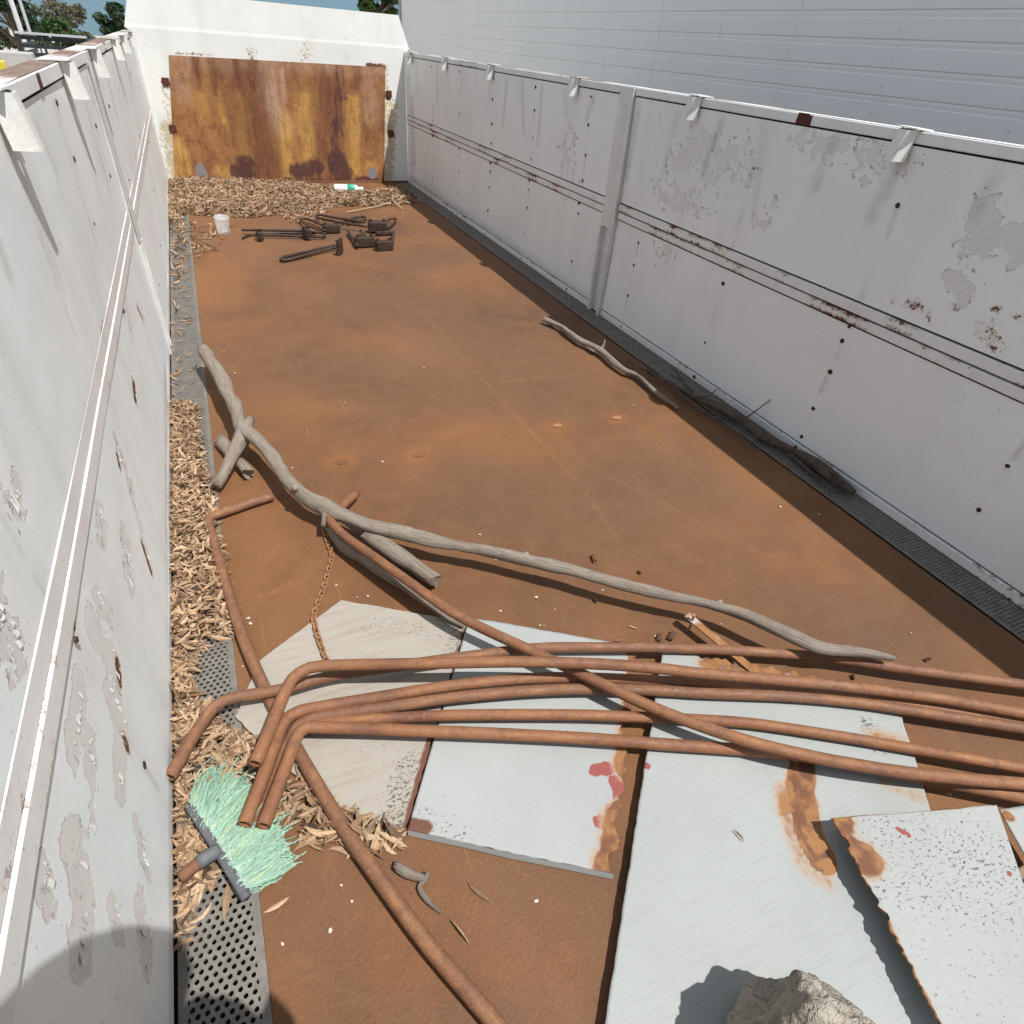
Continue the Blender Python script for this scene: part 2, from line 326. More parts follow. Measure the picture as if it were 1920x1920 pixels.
MAT = dict(
    floor=m_floor(), lw=m_paint('peeling_white_paint'), rw=m_paint('scuffed_white_paint', (.86,.875,.86), (.79,.775,.75), peel_noise=20, streak=(1, 2.2, .7)),
    rail=m_paint('worn_white_rail_paint', (.80,.80,.78), (.58,.50,.45)), white=m_plain('white_hook_paint', (.80,.80,.76), (.72,.71,.66), 9, .45, .2),
    head=m_paint('yellowed_white_paint', (.79,.79,.75), (.66,.53,.33)), headrust=m_headrust(), core=m_plain('gap_shade_rust', (.035,.020,.015), (.06,.032,.022)),  # core: shade of the gaps put into a near-black rust brown
    perf=m_plain('galvanised_perforated_steel', (.165,.15,.13), (.23,.21,.185), 20, .6, .2, .2), pipe=m_pipe(), wood=m_wood(),
    grease=m_plain('greasy_black_steel', (.030,.020,.016), (.075,.042,.028), 20, .55, .5), chain=m_plain('rusty_chain_iron', (.24,.11,.05), (.40,.20,.09), 60, .8, .5),
    pod=m_tint('dry_seed_pod', (1.02,.93,.82)), stone=None)

# ------------------------------------------------------------------ the yard: ground
gm = M('bounce_pale_dirt_yard'); gn = gm.noise(.25, 7, .65); gf = gm.noise(6, 5, .7)
gmat = gm.done(gm.mix(gm.thr(gf, .4, .7, 0, .5), gm.mix(gm.thr(gn, .35, .7), (.42,.37,.31), (.50,.47,.43)), (.32,.28,.23)), .95, gm.bump(gf, .4, .05))  # yard tone lifted to bounce more light onto the clad building
GZ = -1.45
gs = math.tan(TILT)
def ground_z(y): return GZ-gs*y
R0 = 1500
g = mesh('ground', [(-R0,-R0,ground_z(-R0)),(R0,-R0,ground_z(-R0)),(R0,R0,ground_z(R0)),(-R0,R0,ground_z(R0))], [[0,1,2,3]], gmat); g['kind'] = 'structure'

# ------------------------------------------------------------------ the trailer: bed floor, drain strips, side walls, headboard
T = empty('tipping_trailer'); tag(T, 'long open steel trailer bed with rusty floor and peeling white side walls', 'trailer')
WID = 2.42; Y0, YH = -0.9, 7.48
xs = np.arange(.142, 2.285, .0145); ys = np.arange(Y0, YH+.01, .0150); U, Vv = np.meshgrid(xs, ys)
fl = lambda *p: [FL(*q) for q in p]
dark = field(U, Vv, [(fl((700,560),(860,600),(1000,700)), .12, .55, .8), (fl((780,490),(830,480)), .1, .3, .9), (fl((900,930),(1100,960),(1250,900)), .08, .35, .7),
    (fl((1650,1180),(1500,1120)), .06, .25, .7), (fl((560,440),(700,430)), .1, .35, .9), (fl((700,700),(1000,740)), .1, .4, .65), (fl((900,1850),(1050,1700)), .04, .2, .4),
    (fl((700,1650),(560,1720)), .03, .12, .35), (fl((1090,640),(1000,560)), .05, .3, .6)])+.9*np.clip(vnoise(U, Vv*.4, 1.7, 3, 4)-.12, 0, .5)
orange = field(U, Vv, [(fl((1045,798)), .02, .09, 1.0), (fl((1157,783)), .02, .08, 1.0), (fl((785,852)), .015, .09, 1.0), (fl((640,865)), .01, .10, .8),
    (fl((830,815),(920,805)), .01, .06, .7), (fl((360,560),(420,480)), .05, .3, .6), (fl((460,900),(520,1100)), .05, .18, .35), (fl((1450,1060),(1560,1080)), .02, .12, .5), (fl((760,1800),(1000,1800)), .03, .15, .4)])
scr = field(U, Vv, [(fl((785,580),(960,770),(1080,900),(1160,1010)), .004, .012, .42), (fl((905,720),(1130,695)), .003, .013, .45), (fl((480,1120),(560,1090)), .003, .012, .6),
    (fl((370,470),(430,462)), .01, .012, .5), (fl((350,505),(410,500),(425,485)), .01, .012, .4), (fl((1000,600),(940,720)), .003, .012, .25), (fl((1330,1000),(1500,1060)), .003, .012, .35),
    (fl((1100,870),(1320,985)), .003, .012, .3)])
Z = .002*vnoise(U, Vv, 2.2, 9, 2)
nu, nv = len(xs), len(ys)
floor = mesh('floor_plate', np.c_[U.ravel(), Vv.ravel(), Z.ravel()-.001], gridF(nu, nv), MAT['floor'], T, {'dark': dark.ravel(), 'orange': orange.ravel(), 'scratch': scr.ravel()}, smooth=True)
MB().box(-.06, WID+.06, Y0, YH+.05, -.16, -.06).build('bed_frame', MAT['core'], T)  # near-black colour paints the dark cavity under the drain strips
# perforated drain strips along both walls: a real punched sheet
def perforated(x0, x1):
    pit = .0148; r = .0046; ry = pit*.866; V = []; F = []; nx = int((x1-x0-.012)/pit); h = 6
    rows = int((YH-Y0)/ry); mx = (x1-x0-nx*pit)/2
    idx = lambda: len(V)
    for j in range(rows):
        y = Y0+j*ry; off = (j % 2)*pit*.5-pit*.25
        for i in range(nx):
            cx = x0+mx+(i+.5)*pit+off; b = len(V)
            for k in range(h):
                a = math.pi/6+k*math.pi/3; R_ = pit/math.sqrt(3)
                V.append((cx+R_*math.cos(a), y+R_*math.sin(a), 0)); V.append((cx+r*math.cos(a), y+r*math.sin(a), 0)); V.append((cx+r*math.cos(a), y+r*math.sin(a), -.004))
            for k in range(h):
                a, c = b+3*k, b+3*((k+1) % h); F.append([a, c, c+1, a+1]); F.append([a+1, c+1, c+2, a+2])
    o = mesh('drain_strip', np.array(V)+(0, 0, .0005), F, MAT['perf'], T)
    MB().box(x0-.0, x0+mx+pit*.26, Y0, YH, -.003, .0002).box(x1-mx-pit*.26, x1, Y0, YH, -.003, .0002).build('strip_edge', MAT['perf'], o)
    return o
perforated(.002, .1415); perforated(2.2855, 2.418)

SOFT[0] = 1.9
def wall(side):
    """side -1 the wall beside the viewer, +1 the opposite wall"""
    X = (lambda d: -d) if side < 0 else (lambda d: WID+d)      # d = depth out of the bed
    lm = MAT['lw'] if side < 0 else MAT['rw']; conv = LW if side < 0 else RW; st = lambda *p: [conv(*q) for q in p]
    core = MB().box(min(X(.022), X(.06)), max(X(.022), X(.06)), Y0, YH+.03, -.05, 1.165).build('side_wall', MAT['core'], T)  # near-black backing, so the gaps between sheets carry painted shade
    if side < 0:
        peel = [(st((192,1120),(212,1150)), .010, .03, .9), (st((186,1170),(205,1215),(225,1250)), .022, .035, 1), (st((225,1255),(232,1300)), .006, .02, .9), (st((162,1285),(158,1340),(150,1400)), .014, .03, .95),
            (st((178,1390),(182,1440)), .012, .03, .9), (st((215,1300),(240,1370),(232,1440),(235,1480)), .012, .03, .95), (st((152,1580),(165,1640),(172,1700),(165,1770)), .022, .035, 1), (st((222,1700),(232,1745)), .012, .02, .9),
            (st((262,1540),(275,1590)), .007, .02, .9), (st((270,1600),(285,1640)), .006, .02, .8), (st((236,860),(262,960),(285,1060)), .004, .03, .8), (st((222,815),(232,870)), .006, .02, .8), (st((250,690),(262,760)), .005, .02, .8),
            (st((240,560),(250,620)), .006, .03, .7), (st((268,570),(275,600)), .008, .02, .8), (st((188,1500),(180,1560)), .003, .02, .6), (st((270,1700),(280,1790)), .016, .03, .9), (st((92,1620),(105,1680)), .012, .03, .8),
            (st((240,1000),(250,1100)), .01, .05, .6), (st((200,1020),(195,960)), .008, .04, .65), (st((30,1180),(45,1240)), .02, .04, .62), (st((5,1130),(10,1180)), .02, .05, .62), (st((40,920),(35,960)), .01, .05, .5)]
        rust = [(st((208,596),(200,625)), .004, .02, .9), (st((196,700),(190,780)), .007, .02, .95), (st((255,715),(258,750)), .003, .02, .9), (st((228,1240),(232,1275)), .003, .02, .8), (st((240,1380),(247,1400)), .003, .015, .8),
            (st((262,575),(272,600)), .003, .02, .7), (st((140,1160),(150,1170)), .006, .012, .9), (st((270,1015),(288,1075)), .002, .012, .9), (st((225,850),(232,880)), .002, .012, .8)]
        grime = [(st((312,700),(320,1100),(330,1500)), .004, .03, .5)]
    else:
        peel = [(st((1265,300),(1330,285),(1400,300)), .03, .09, 0.59), (st((1235,350),(1300,390)), .03, .08, 0.57), (st((1845,385),(1830,470)), .02, .05, 0.78), (st((1895,430),(1915,470)), .02, .05, 0.66), (st((1500,255),(1560,275),(1640,300)), .02, .07, 0.61),
            (st((1320,360),(1330,300)), .04, .08, 0.54), (st((1060,270),(1060,330)), .05, .12, 0.51), (st((1240,480),(1260,430)), .02, .08, 0.49), (st((1790,520),(1800,560)), .012, .04, 0.66), (st((1660,285),(1700,310)), .02, .05, 0.57), (st((1420,420),(1440,390)), .02, .06, 0.45)]
        rust = [(st((1700,570),(1720,575)), .004, .02, 0.52), (st((1780,575),(1790,580)), .003, .012, 0.55), (st((1840,615),(1860,650)), .006, .03, 0.44), (st((1860,580),(1870,578)), .003, .012, 0.55), (st((1735,590),(1740,600)), .003, .012, 0.49),
            (st((1900,595),(1919,600)), .003, .012, 0.52), (st((1670,555),(1672,570)), .002, .01, 0.42), (st((1320,500),(1345,505)), .001, .01, 0.31)]
        grime = [(st((770,340),(900,430),(1110,580)), .01, .05, .7), (st((770,200),(775,300)), .02, .06, .4)]
    # sheets, split at the post
    for a, b in ((Y0, 3.19), (3.33, YH-.002)):
        for z0, z1, dep in ((.045, .5555, .006), (.646, 1.138, .010)):
            yy = np.linspace(a, b, max(2, int((b-a)/.012))); zz = np.linspace(z0, z1, int((z1-z0)/.012)+1); A, B = np.meshgrid(yy, zz)
            bow = .012*np.sin(np.clip((B-.0)/1.17, 0, 1)*math.pi)*(1 if side > 0 else .6)+.0042*vnoise(A, B, 1.4, 5+side, 2)
            dd = dep*0+bow+.001; Vx = np.c_[[X(d) for d in dd.ravel()], A.ravel(), B.ravel()]
            SOFT[0] = 1.45 if side < 0 else 1.9
            pl = field(A, B, [(p_, r_*(.75 if side < 0 else .8), s_, a_) for p_, r_, s_, a_ in peel]); rs = field(A, B, rust); SOFT[0] = 1.9
            drip = [([(by, bz), (by+random.uniform(-.004, .004), bz-random.uniform(.03, .12))], .001, .007, random.uniform(.1, .5)) for by in (.08, .80, 1.52, 2.23, 2.95, 3.64, 4.38, 5.12, 5.85, 6.60, 7.34) for bz in (1.10, .97, .81, .68, .49, .37, .20) if a < by < b and z0 < bz < z1]
            drip += [([(hy+random.uniform(-.03, .03), 1.10), (hy+random.uniform(-.04, .04), random.uniform(.75, 1.0))], .004, .02, random.uniform(.15, .45)) for hy in np.arange(a, b, .31) if z0 > .5]
            gr = np.maximum(field(A, B, grime), field(A, B, drip))
            if side > 0 and z0 > .5: pl = pl*.84+.10*np.clip(vnoise(A, B, 2.4, 11, 3)+.15, 0, 1)
            if side < 0: pl = pl+.10*np.clip(vnoise(A*1.5, B*.8, 4, 12, 3)+.1, 0, 1)
            if side > 0 and z0 > .5:
                pl = np.maximum(pl, 0)
            mesh('side_panel', Vx, gridF(len(yy), len(zz), flip=side > 0), lm, core, {'peel': pl.ravel(), 'rust': rs.ravel(), 'grime': gr.ravel()}, smooth=True)
    if side < 0:
        fr = np.random.default_rng(77); FV, FF = [], []
        for pts, rr, sf, am in peel:
            L = sum(np.linalg.norm(np.subtract(b_, a_)) for a_, b_ in zip(pts[:-1], pts[1:])); nf = int(4+L*70)
            for _ in range(nf):
                k = fr.integers(len(pts)-1); t = fr.random(); c = np.array(pts[k])*(1-t)+np.array(pts[k+1])*t; sgn = 1 if fr.random() < .5 else -1
                c = c+np.array([sgn*(rr*.9+fr.normal(0, .003)), fr.normal(0, .004)]); h = abs(fr.normal(.003, .005))+.0015; w = abs(fr.normal(.0015, .002))+.001; lift = fr.uniform(.0008, .003); b0 = len(FV)
                if c[1] > .55 and c[1] < .65: continue
                d0 = .012*math.sin(c[1]/1.17*math.pi)*.6; FV += [(-d0-.0005, c[0]-sgn*w*.2, c[1]+h), (-d0+lift*.6, c[0]+sgn*w, c[1]+h*.7), (-d0+lift, c[0]+sgn*w*1.3, c[1]-h*.4), (-d0+lift*.2, c[0], c[1]-h)]; FF.append([b0, b0+1, b0+2, b0+3])
        mesh('curled_paint', FV, FF, MAT['white'], core)['kind'] = 'stuff'
    # rails: long thin bars with worn edges, each a gap away from the sheets
    def rail(name, a, b, z0, z1, d0, d1, wear, seed, bev=.0025):
        yy = np.linspace(a, b, max(2, int((b-a)/.02))); n = len(yy); prof = [(d1, z0), (d0+bev, z0), (d0, z0+bev), (d0, (z0+z1)/2), (d0, z1-bev), (d0+bev, z1), (d1, z1)]
        wob = .0015*vnoise(yy, yy*0, 2.1, seed, 3)
        V = []; pe = []; ru = []
        nz = vnoise(yy, yy*0+.3, 6, seed+1, 3)+.5*vnoise(yy, yy*0, .9, seed+2, 2)
        for d, z in prof:
            e = 1.0 if abs(z-z0) < .004 or abs(z-z1) < .004 else .35
            for i, y in enumerate(yy): V.append((X(d+wob[i]), y, z)); pe.append(wear*e*(.35+nz[i])); ru.append(wear*e*(.18+nz[i]*1.15))
        return mesh(name, V, gridF(n, len(prof), flip=side > 0), MAT['rail'], core, {'peel': pe, 'rust': ru, 'grime': [0]*len(V)})
    bowm = .012 if side > 0 else .007
    for a, b in ((Y0, 3.185), (3.335, YH-.003)):
        rail('mid_rail', a, b, *((.5615, .5960) if side > 0 else (.5572, .6000)), bowm-(.005 if side > 0 else .0034), .022, .78 if side > 0 else .42, 21+side)
        rail('mid_rail', a, b, *((.6025, .639) if side > 0 else (.6014, .6446)), bowm-(.0006 if side < 0 else .007), .022, .78 if side > 0 else .42, 31+side)
        rail('kick_strip', a, b, .002, .038, -.004 if side > 0 else .003, .022, .6, 41+side)
        rail('top_rail', a, b, 1.144, 1.178, -.003, .060, .62, 51+side)
    # rusty worn top face
    yy = np.linspace(Y0, YH, 420); cols3 = [.0005, .02, .04, .0615]; A, B = np.meshgrid(yy, cols3)
    rs = np.clip(.45+vnoise(A, B, 3, 61+side, 3)*1.2+(.28 if side < 0 else -.05)*(A > 2.0), 0, 1)
    mesh('top_plate', np.c_[[X(d) for d in B.ravel()], A.ravel(), np.full(A.size, 1.1795)], gridF(len(yy), 4, flip=side > 0), MAT['rail'], core, {'peel': np.clip(rs, 0, .7).ravel(), 'rust': (rs*.75).ravel(), 'grime': (rs*.6).ravel()})
    # the post halfway along
    def bx(d0, d1, y0, y1, z0, z1): return (min(X(d0), X(d1)), max(X(d0), X(d1)), y0, y1, z0, z1)
    pk = 1 if side > 0 else .35
    po = MB().box(*bx(-.010*pk, .02, 3.195, 3.325, .50, 1.176)).box(*bx(-.020*pk, .021, 3.195, 3.213, .0, .5005)).box(*bx(-.020*pk, .021, 3.307, 3.325, .0, .5005)).box(*bx(.012, .021, 3.2125, 3.3075, .0, .4995))
    pom = po.build('post', None, core, .002); vs = len(pom.data.vertices)
    pom.data.materials.append(MAT['rail'])
    for k, v in (('peel', .15), ('rust', .12), ('grime', .25)):
        at = pom.data.attributes.new(k, 'FLOAT', 'POINT'); at.data.foreach_set('value', np.full(vs, v, np.float32))
    MB().box(*bx(-.016*pk, -.0105*pk-.0003, 3.185, 3.20, .52, 1.15)).build('post_edge', MAT['white'], core, .0015)
    # tarpaulin hooks: folded tapering plates
    ylist = (1.55, 2.50, 3.42, 4.62, 5.57, 6.70) if side < 0 else (1.60, 2.70, 3.80, 5.13, 6.12, 7.22)
    hm = None
    for k, y in enumerate(ylist):
        if hm is None:
            b_ = MB(); q = .0035
            def plate(a4, nrm):
                a4 = [np.array(p, float) for p in a4]; n = np.array(nrm, float)*q; b_.add([*a4, *[p+n for p in a4]], [[0,3,2,1],[4,5,6,7],[0,1,5,4],[1,2,6,5],[2,3,7,6],[3,0,4,7]])
            s_ = lambda d: -side*d*1.0           # into the bed
            plate([(s_(.004), -.028, 1.183), (s_(.036), -.016, 1.179), (s_(.048), -.010, 1.090), (s_(.012), -.028, 1.093)], (0, -1, 0))
            plate([(s_(.036), -.016, 1.179), (s_(.034), .022, 1.179), (s_(.046), .026, 1.092), (s_(.048), -.010, 1.090)], (s_(1), 0, .1))
            plate([(s_(.004), .030, 1.183), (s_(.034), .022, 1.179), (s_(.046), .026, 1.092), (s_(.012), .030, 1.093)], (0, 1, 0))
            plate([(s_(-.045), -.045, 1.1815), (s_(.03), -.045, 1.1835), (s_(.03), .045, 1.1835), (s_(-.045), .045, 1.1815)], (0, 0, 1))
            ho = mesh('hook', b_.V, b_.F, MAT['white'], core); bm = bmesh.new(); bm.from_mesh(ho.data); bmesh.ops.recalc_face_normals(bm, faces=bm.faces); bm.to_mesh(ho.data); bm.free()
            hm = ho.data
        else:
            ho = bpy.data.objects.new('hook', hm); link(ho, core)
        ho.location = (X(0), y, 0); ho.rotation_euler = (random.uniform(-.04, .04), 0, random.uniform(-.08, .08)); ho.scale = (1, random.uniform(.9, 1.1), 1)
    # bolt holes in their columns, their darkness put into small raised discs
    bm = bmesh.new(); bmesh.ops.create_cone(bm, cap_ends=True, segments=10, radius1=.0105, radius2=.0085, depth=.004); bme = bpy.data.meshes.new('bolt'); bm.to_mesh(bme); bm.free(); bme.materials.append(MAT['core'])
    for y in (.08, .80, 1.52, 2.23, 2.95, 3.64, 4.38, 5.12, 5.85, 6.60, 7.34):
        for z in (1.10, .97, .81, .68, .55, .49, .37, .20, .07, .02):
            if random.random() < .10 or (side > 0 and y < 3.1 and z > .6 and random.random() < .75) or (z == .07 and random.random() < .3): continue
            if side < 0 and random.random() < (.8 if z < .5 else .4): continue
            o = bpy.data.objects.new('bolt', bme); link(o, core); d = .012*math.sin(z/1.17*math.pi)*(1 if side > 0 else .6)+.0005
            if .55 <= z < .56: d = bowm-.005
            if z < .04: d = -.004
            o.location = (X(d), y+random.uniform(-.006, .006), z+random.uniform(-.004, .004)); o.rotation_euler = (0, math.pi/2*(-side), 0); k = random.uniform(.65, 1.15)*(.75 if side < 0 else 1); o.scale = (k, k*random.uniform(.8, 1.3), 1)
    return core
wleft = wall(-1); wr = wall(1)
# rust scars on the rails
for side, y, z, w, h in ((1, 2.03, 1.1605, .075, .034), (1, 4.72, 1.160, .05, .022), (1, 2.33, .578, .035, .030), (1, 4.76, .578, .04, .024), (-1, 2.05, 1.160, .05, .03)):
    x = WID+.0012+(.007 if z < 1 else -.0045) if side > 0 else .0035
    yy = np.linspace(-w/2, w/2, 12); V = [(x, y+t+random.uniform(-.003, .003), z+s*h/2+random.uniform(-.004, .004)*.6) for s in (-1, 1) for t in yy]
    scm = bpy.data.materials.get('raw_red_rust') or m_plain('raw_red_rust', (.085,.022,.014), (.13,.045,.026), 60, .85, .6)
    mesh('rust_scar', V, gridF(12, 2, flip=side > 0), scm, wr if side > 0 else wleft)

# headboard: white pressed panel with a rusted central sheet
zf = [(-.05, 0), (.55, 0), (1.20, 0), (1.225, .012), (1.46, .035)]
xx = np.linspace(0, 1, 120); zz = np.unique(np.r_[np.linspace(-.05, 1.2, 70), 1.225, np.linspace(1.25, 1.46, 14)]); A, B = np.meshgrid(xx, zz)
xl = np.interp(B, [0, 1.16, 1.2, 1.46], [0, 0, -.052, .045]); xr = np.interp(B, [0, 1.16, 1.2, 1.46], [2.42, 2.42, 2.472, 2.375]); HX = xl+(xr-xl)*A
HY = YH+np.interp(B, [0, 1.2, 1.225, 1.46], [0, 0, .003, .012])
hb = lambda *p: [HB(*q) for q in p]; c2 = lambda a, b: (200+a/3.2, b/3.2)
pe = field(HX, B, [(hb((318,240),(330,320)), .03, .08, .75), (hb((470,95),(475,112)), .01, .06, .5), (hb((575,85),(570,112)), .02, .06, .5), (hb((720,130),(722,300)), .012, .05, .7), (hb((310,155),(322,240)), .005, .06, .5), (hb((640,60),(650,110)), .01, .06, .3), (hb((330,330),(420,338)), .01, .05, .5), (hb((735,200),(730,330)), .02, .06, .75)])
ru = field(HX, B, [(hb((310,155)), .018, .025, .9), (hb((325,240)), .018, .02, .9), (hb((727,180)), .012, .03, .9), (hb((732,250)), .012, .03, 1.0), (hb((470,100),(472,110)), .004, .03, .55), (hb((575,105)), .004, .03, .45), (hb((690,122),(720,126)), .006, .02, .8), (hb((600,75)), .003, .02, .35), (hb((330,100),(400,103)), .002, .015, .5)])
gr = field(HX, B, [(hb((318,240),(335,328)), .04, .05, .5), (hb((725,240),(725,330)), .03, .05, .6)])
head = mesh('headboard', np.c_[HX.ravel(), HY.ravel(), B.ravel()], gridF(120, len(zz)), MAT['head'], T, {'peel': pe.ravel()*.85, 'rust': ru.ravel(), 'grime': gr.ravel()}, smooth=False)
sm = head.modifiers.new('thickness', 'SOLIDIFY'); sm.thickness = .025; sm.offset = -1
tl, tr, br, bl = HB(316, 103), HB(722, 126), HB(720, 345), HB(327, 338)
S_, T_ = np.meshgrid(np.linspace(0, 1, 150), np.linspace(0, 1, 80))
PX = (bl[0]*(1-S_)+br[0]*S_)*(1-T_)+(tl[0]*(1-S_)+tr[0]*S_)*T_; PZ = ((bl[1]-.02)*(1-S_)+(br[1]-.02)*S_)*(1-T_)+(tl[1]*(1-S_)+tr[1]*S_)*T_
h2 = lambda *p: [HB(*c2(*q)) for q in p]
at = dict(
  brown=field(PX, PZ, [(h2((530,340),(548,520)), .012, .03, 1), (h2((632,360),(655,560)), .010, .03, .8), (h2((775,350),(800,520)), .016, .03, 1), (h2((870,360),(885,540)), .018, .05, .9), (h2((850,620),(940,1000)), .08, .12, .8), (h2((1300,500),(1330,1000)), .04, .08, .7), (h2((1500,400),(1495,520)), .012, .03, .7), (h2((930,450),(935,620)), .01, .03, .8), (h2((700,420),(720,600)), .05, .1, .5)]),
  dark=field(PX, PZ, [(h2((1395,430),(1385,900)), .012, .07, .62), (h2((840,990),(850,1060)), .05, .06, .9), (h2((780,1030)), .04, .05, .7), (h2((1140,1030),(1260,1000)), .035, .06, .9), (h2((1380,960),(1420,1060)), .05, .08, .9), (h2((1500,1075),(1620,1085)), .01, .03, .8), (h2((1080,1080),(1400,1085)), .01, .03, .7)]),
  yellow=field(PX, PZ, [(h2((425,850),(430,1040)), .02, .03, 1), (h2((475,900),(490,1040)), .012, .02, .9), (h2((1070,720),(1090,1060)), .02, .05, 1), (h2((1180,600),(1200,950)), .03, .07, .75), (h2((670,560),(700,720)), .008, .03, .9), (h2((800,600),(840,930)), .02, .05, .85), (h2((1480,620),(1490,1020)), .03, .05, .9), (h2((560,520),(580,700)), .02, .05, .5), (h2((690,1030),(740,1050)), .03, .04, .8), (h2((1580,1000)), .05, .05, .7)]),
  pale=field(PX, PZ, [(h2((950,400),(1000,640),(1060,760)), .05, .06, .9), (h2((1045,430),(1060,600)), .01, .025, 1), (h2((400,350),(1640,420)), .012, .05, .6), (h2((680,340),(720,400)), .03, .05, .6), (h2((440,420),(460,560)), .05, .06, .4), (h2((1580,420),(1590,700)), .04, .06, .45)]))
rp = mesh('rust_panel', np.c_[PX.ravel(), np.full(PX.size, YH-.006), PZ.ravel()], gridF(150, 80), MAT['headrust'], head, {k: v.ravel() for k, v in at.items()})
sm = rp.modifiers.new('thickness', 'SOLIDIFY'); sm.thickness = .004; sm.offset = -1
galv = m_plain('bare_grey_patch', (.22,.20,.21), (.28,.25,.25), 20, .7)
for (cx, cy, w, h) in ((378, 327, .055, .10), (698, 325, .05, .055)):
    q = HB(cx, cy); n = 14; V = [(q[0]+w*math.cos(a)*(1 if math.sin(a) > -.2 else 1.15), YH-.008, max(q[1]+h*math.sin(a), .004)) for a in np.linspace(0, 2*math.pi, n, endpoint=False)]
    mesh('patch', V, [list(range(n))], galv, head)
for (cx, cy) in ((311, 153), (324, 241), (729, 176), (733, 251)):
    q = HB(cx, cy); MB().box(q[0]-.03, q[0]+.03, YH-.012, YH-.001, q[1]-.03, q[1]+.03).build('latch', bpy.data.materials['raw_red_rust'], head, .004)
MB().box(.0, 2.42, YH-.03, YH-.001, -.02, .016).build('foot_angle', MAT['floor'], head, .003)

# ------------------------------------------------------------------ sheets and boards lying in the bed
def sheet(name, top, bot, z, thick, mat, label, cat, nu=90, nv=90, strokes=None, warp=.003, jag=(0, 0, 0, 0), seed=1, group=None, zfun=None, lip=None):
    """ruled patch between two edge polylines (far edge, near edge), given thickness; jag = raggedness of far, near, left, right edge"""
    def res(poly):
        p = np.array([FLz(q, z) for q in poly]); L = np.r_[0, np.cumsum(np.linalg.norm(np.diff(p, axis=0), axis=1))]; t = np.linspace(0, L[-1], nu); return np.c_[np.interp(t, L, p[:, 0]), np.interp(t, L, p[:, 1])]
    FLz = lambda q, z: P(q[0], q[1], z)[:2]
    a, b = res(top), res(bot); t = np.linspace(0, 1, nv)[:, None, None]; G = a[None]*(1-t)+b[None]*t; X, Y = G[..., 0], G[..., 1]
    r = np.random.default_rng(seed); sm = lambda n, k: np.convolve(np.convolve(r.normal(0, 1, n+40), np.ones(3)/3, 'same'), np.ones(k)/k, 'same')[20:20+n]*1.6
    iu = np.arange(nu)[None, :]; iv = np.arange(nv)[:, None]
    def edge(amount, n): return np.abs(sm(n, 7)*1.3+.35*sm(n, 2))*amount
    dx = (b.mean(0)-a.mean(0)); dx /= np.linalg.norm(dx); sx = (G[:, -1]-G[:, 0]).mean(0); sx /= np.linalg.norm(sx)
    for arr, amt, n, w, d in ((0, jag[0], nu, np.clip(1-iv/4, 0, 1), dx), (1, jag[1], nu, np.clip(1-(nv-1-iv)/4, 0, 1), -dx), (2, jag[2], nv, np.clip(1-iu/4, 0, 1), sx), (3, jag[3], nv, np.clip(1-(nu-1-iu)/4, 0, 1), -sx)):
        if amt:
            e = edge(amt, n); off = (e[None, :] if n == nu and arr < 2 else e[:, None])*w; X = X+off*d[0]; Y = Y+off*d[1]
    Z = z+warp*vnoise(X, Y, 2.5, seed, 2)+(zfun(iu/(nu-1), iv/(nv-1)) if zfun else 0)
    st = strokes or {}; at = {}
    for k in ('rust', 'red', 'mould', 'deep', 'wash'):
        f = field(X, Y, [([FLz(q, z) for q in pts], rr, s, am) for pts, rr, s, am in st.get(k, [])]); at[k] = np.r_[f.ravel(), f.ravel()]
    e_ = st.get('edges')
    if e_:
        for arr, (amt, wid) in zip((np.broadcast_to(iv, X.shape), np.broadcast_to(nv-1-iv, X.shape), np.broadcast_to(iu, X.shape), np.broadcast_to(nu-1-iu, X.shape)), e_):
            if amt: f = amt*np.clip(1-arr/wid, 0, 1)*(.75+.9*vnoise(X, Y, 9, seed+4, 2)); at['rust'] = np.maximum(at['rust'], np.r_[f.ravel(), np.clip(f*2, 0, 1).ravel()])
    N = nu*nv; V = np.vstack([np.c_[X.ravel(), Y.ravel(), Z.ravel()], np.c_[X.ravel(), Y.ravel(), (Z-thick).ravel()]])
    F = gridF(nu, nv, 0, True)+gridF(nu, nv, N, False)
    ring = [*range(nu), *[j*nu+nu-1 for j in range(1, nv)], *[(nv-1)*nu+i for i in range(nu-2, -1, -1)], *[j*nu for j in range(nv-2, 0, -1)]]
    F += [[ring[i], ring[(i+1) % len(ring)], ring[(i+1) % len(ring)]+N, ring[i]+N] for i in range(len(ring))]
    c = V[:N].mean(0); c[2] = 0
    root = mesh(name, V, F, mat, None, at, loc=c)
    if thick < .006: root.data.polygons.foreach_set('use_smooth', [i < 2*(nu-1)*(nv-1) for i in range(len(F))])
    return tag(root, label, cat, group)
mS1 = m_sheet('white_painted_sheet', (.335,.345,.332), 'plain'); mS2 = m_sheet('white_ribbed_sheet', (.33,.343,.328), 'ribbed'); mPly = m_sheet('weathered_plywood', (.34,.31,.265), 'ply'); mS3 = m_sheet('speckled_white_sheet', (.335,.345,.332), 'plain')
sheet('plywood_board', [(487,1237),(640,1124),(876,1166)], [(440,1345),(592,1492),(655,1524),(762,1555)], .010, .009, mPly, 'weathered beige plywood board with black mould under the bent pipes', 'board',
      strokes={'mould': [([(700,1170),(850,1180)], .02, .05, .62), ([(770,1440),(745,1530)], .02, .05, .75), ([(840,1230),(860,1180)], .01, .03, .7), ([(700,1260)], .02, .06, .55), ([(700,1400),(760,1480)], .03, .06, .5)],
               'deep': [([(870,1180),(845,1270)], .0, .012, .6), ([(810,1390),(768,1550)], .004, .014, .95), ([(660,1528),(760,1556)], .0, .01, .55)]}, jag=(.002, .004, .002, .003), seed=3)
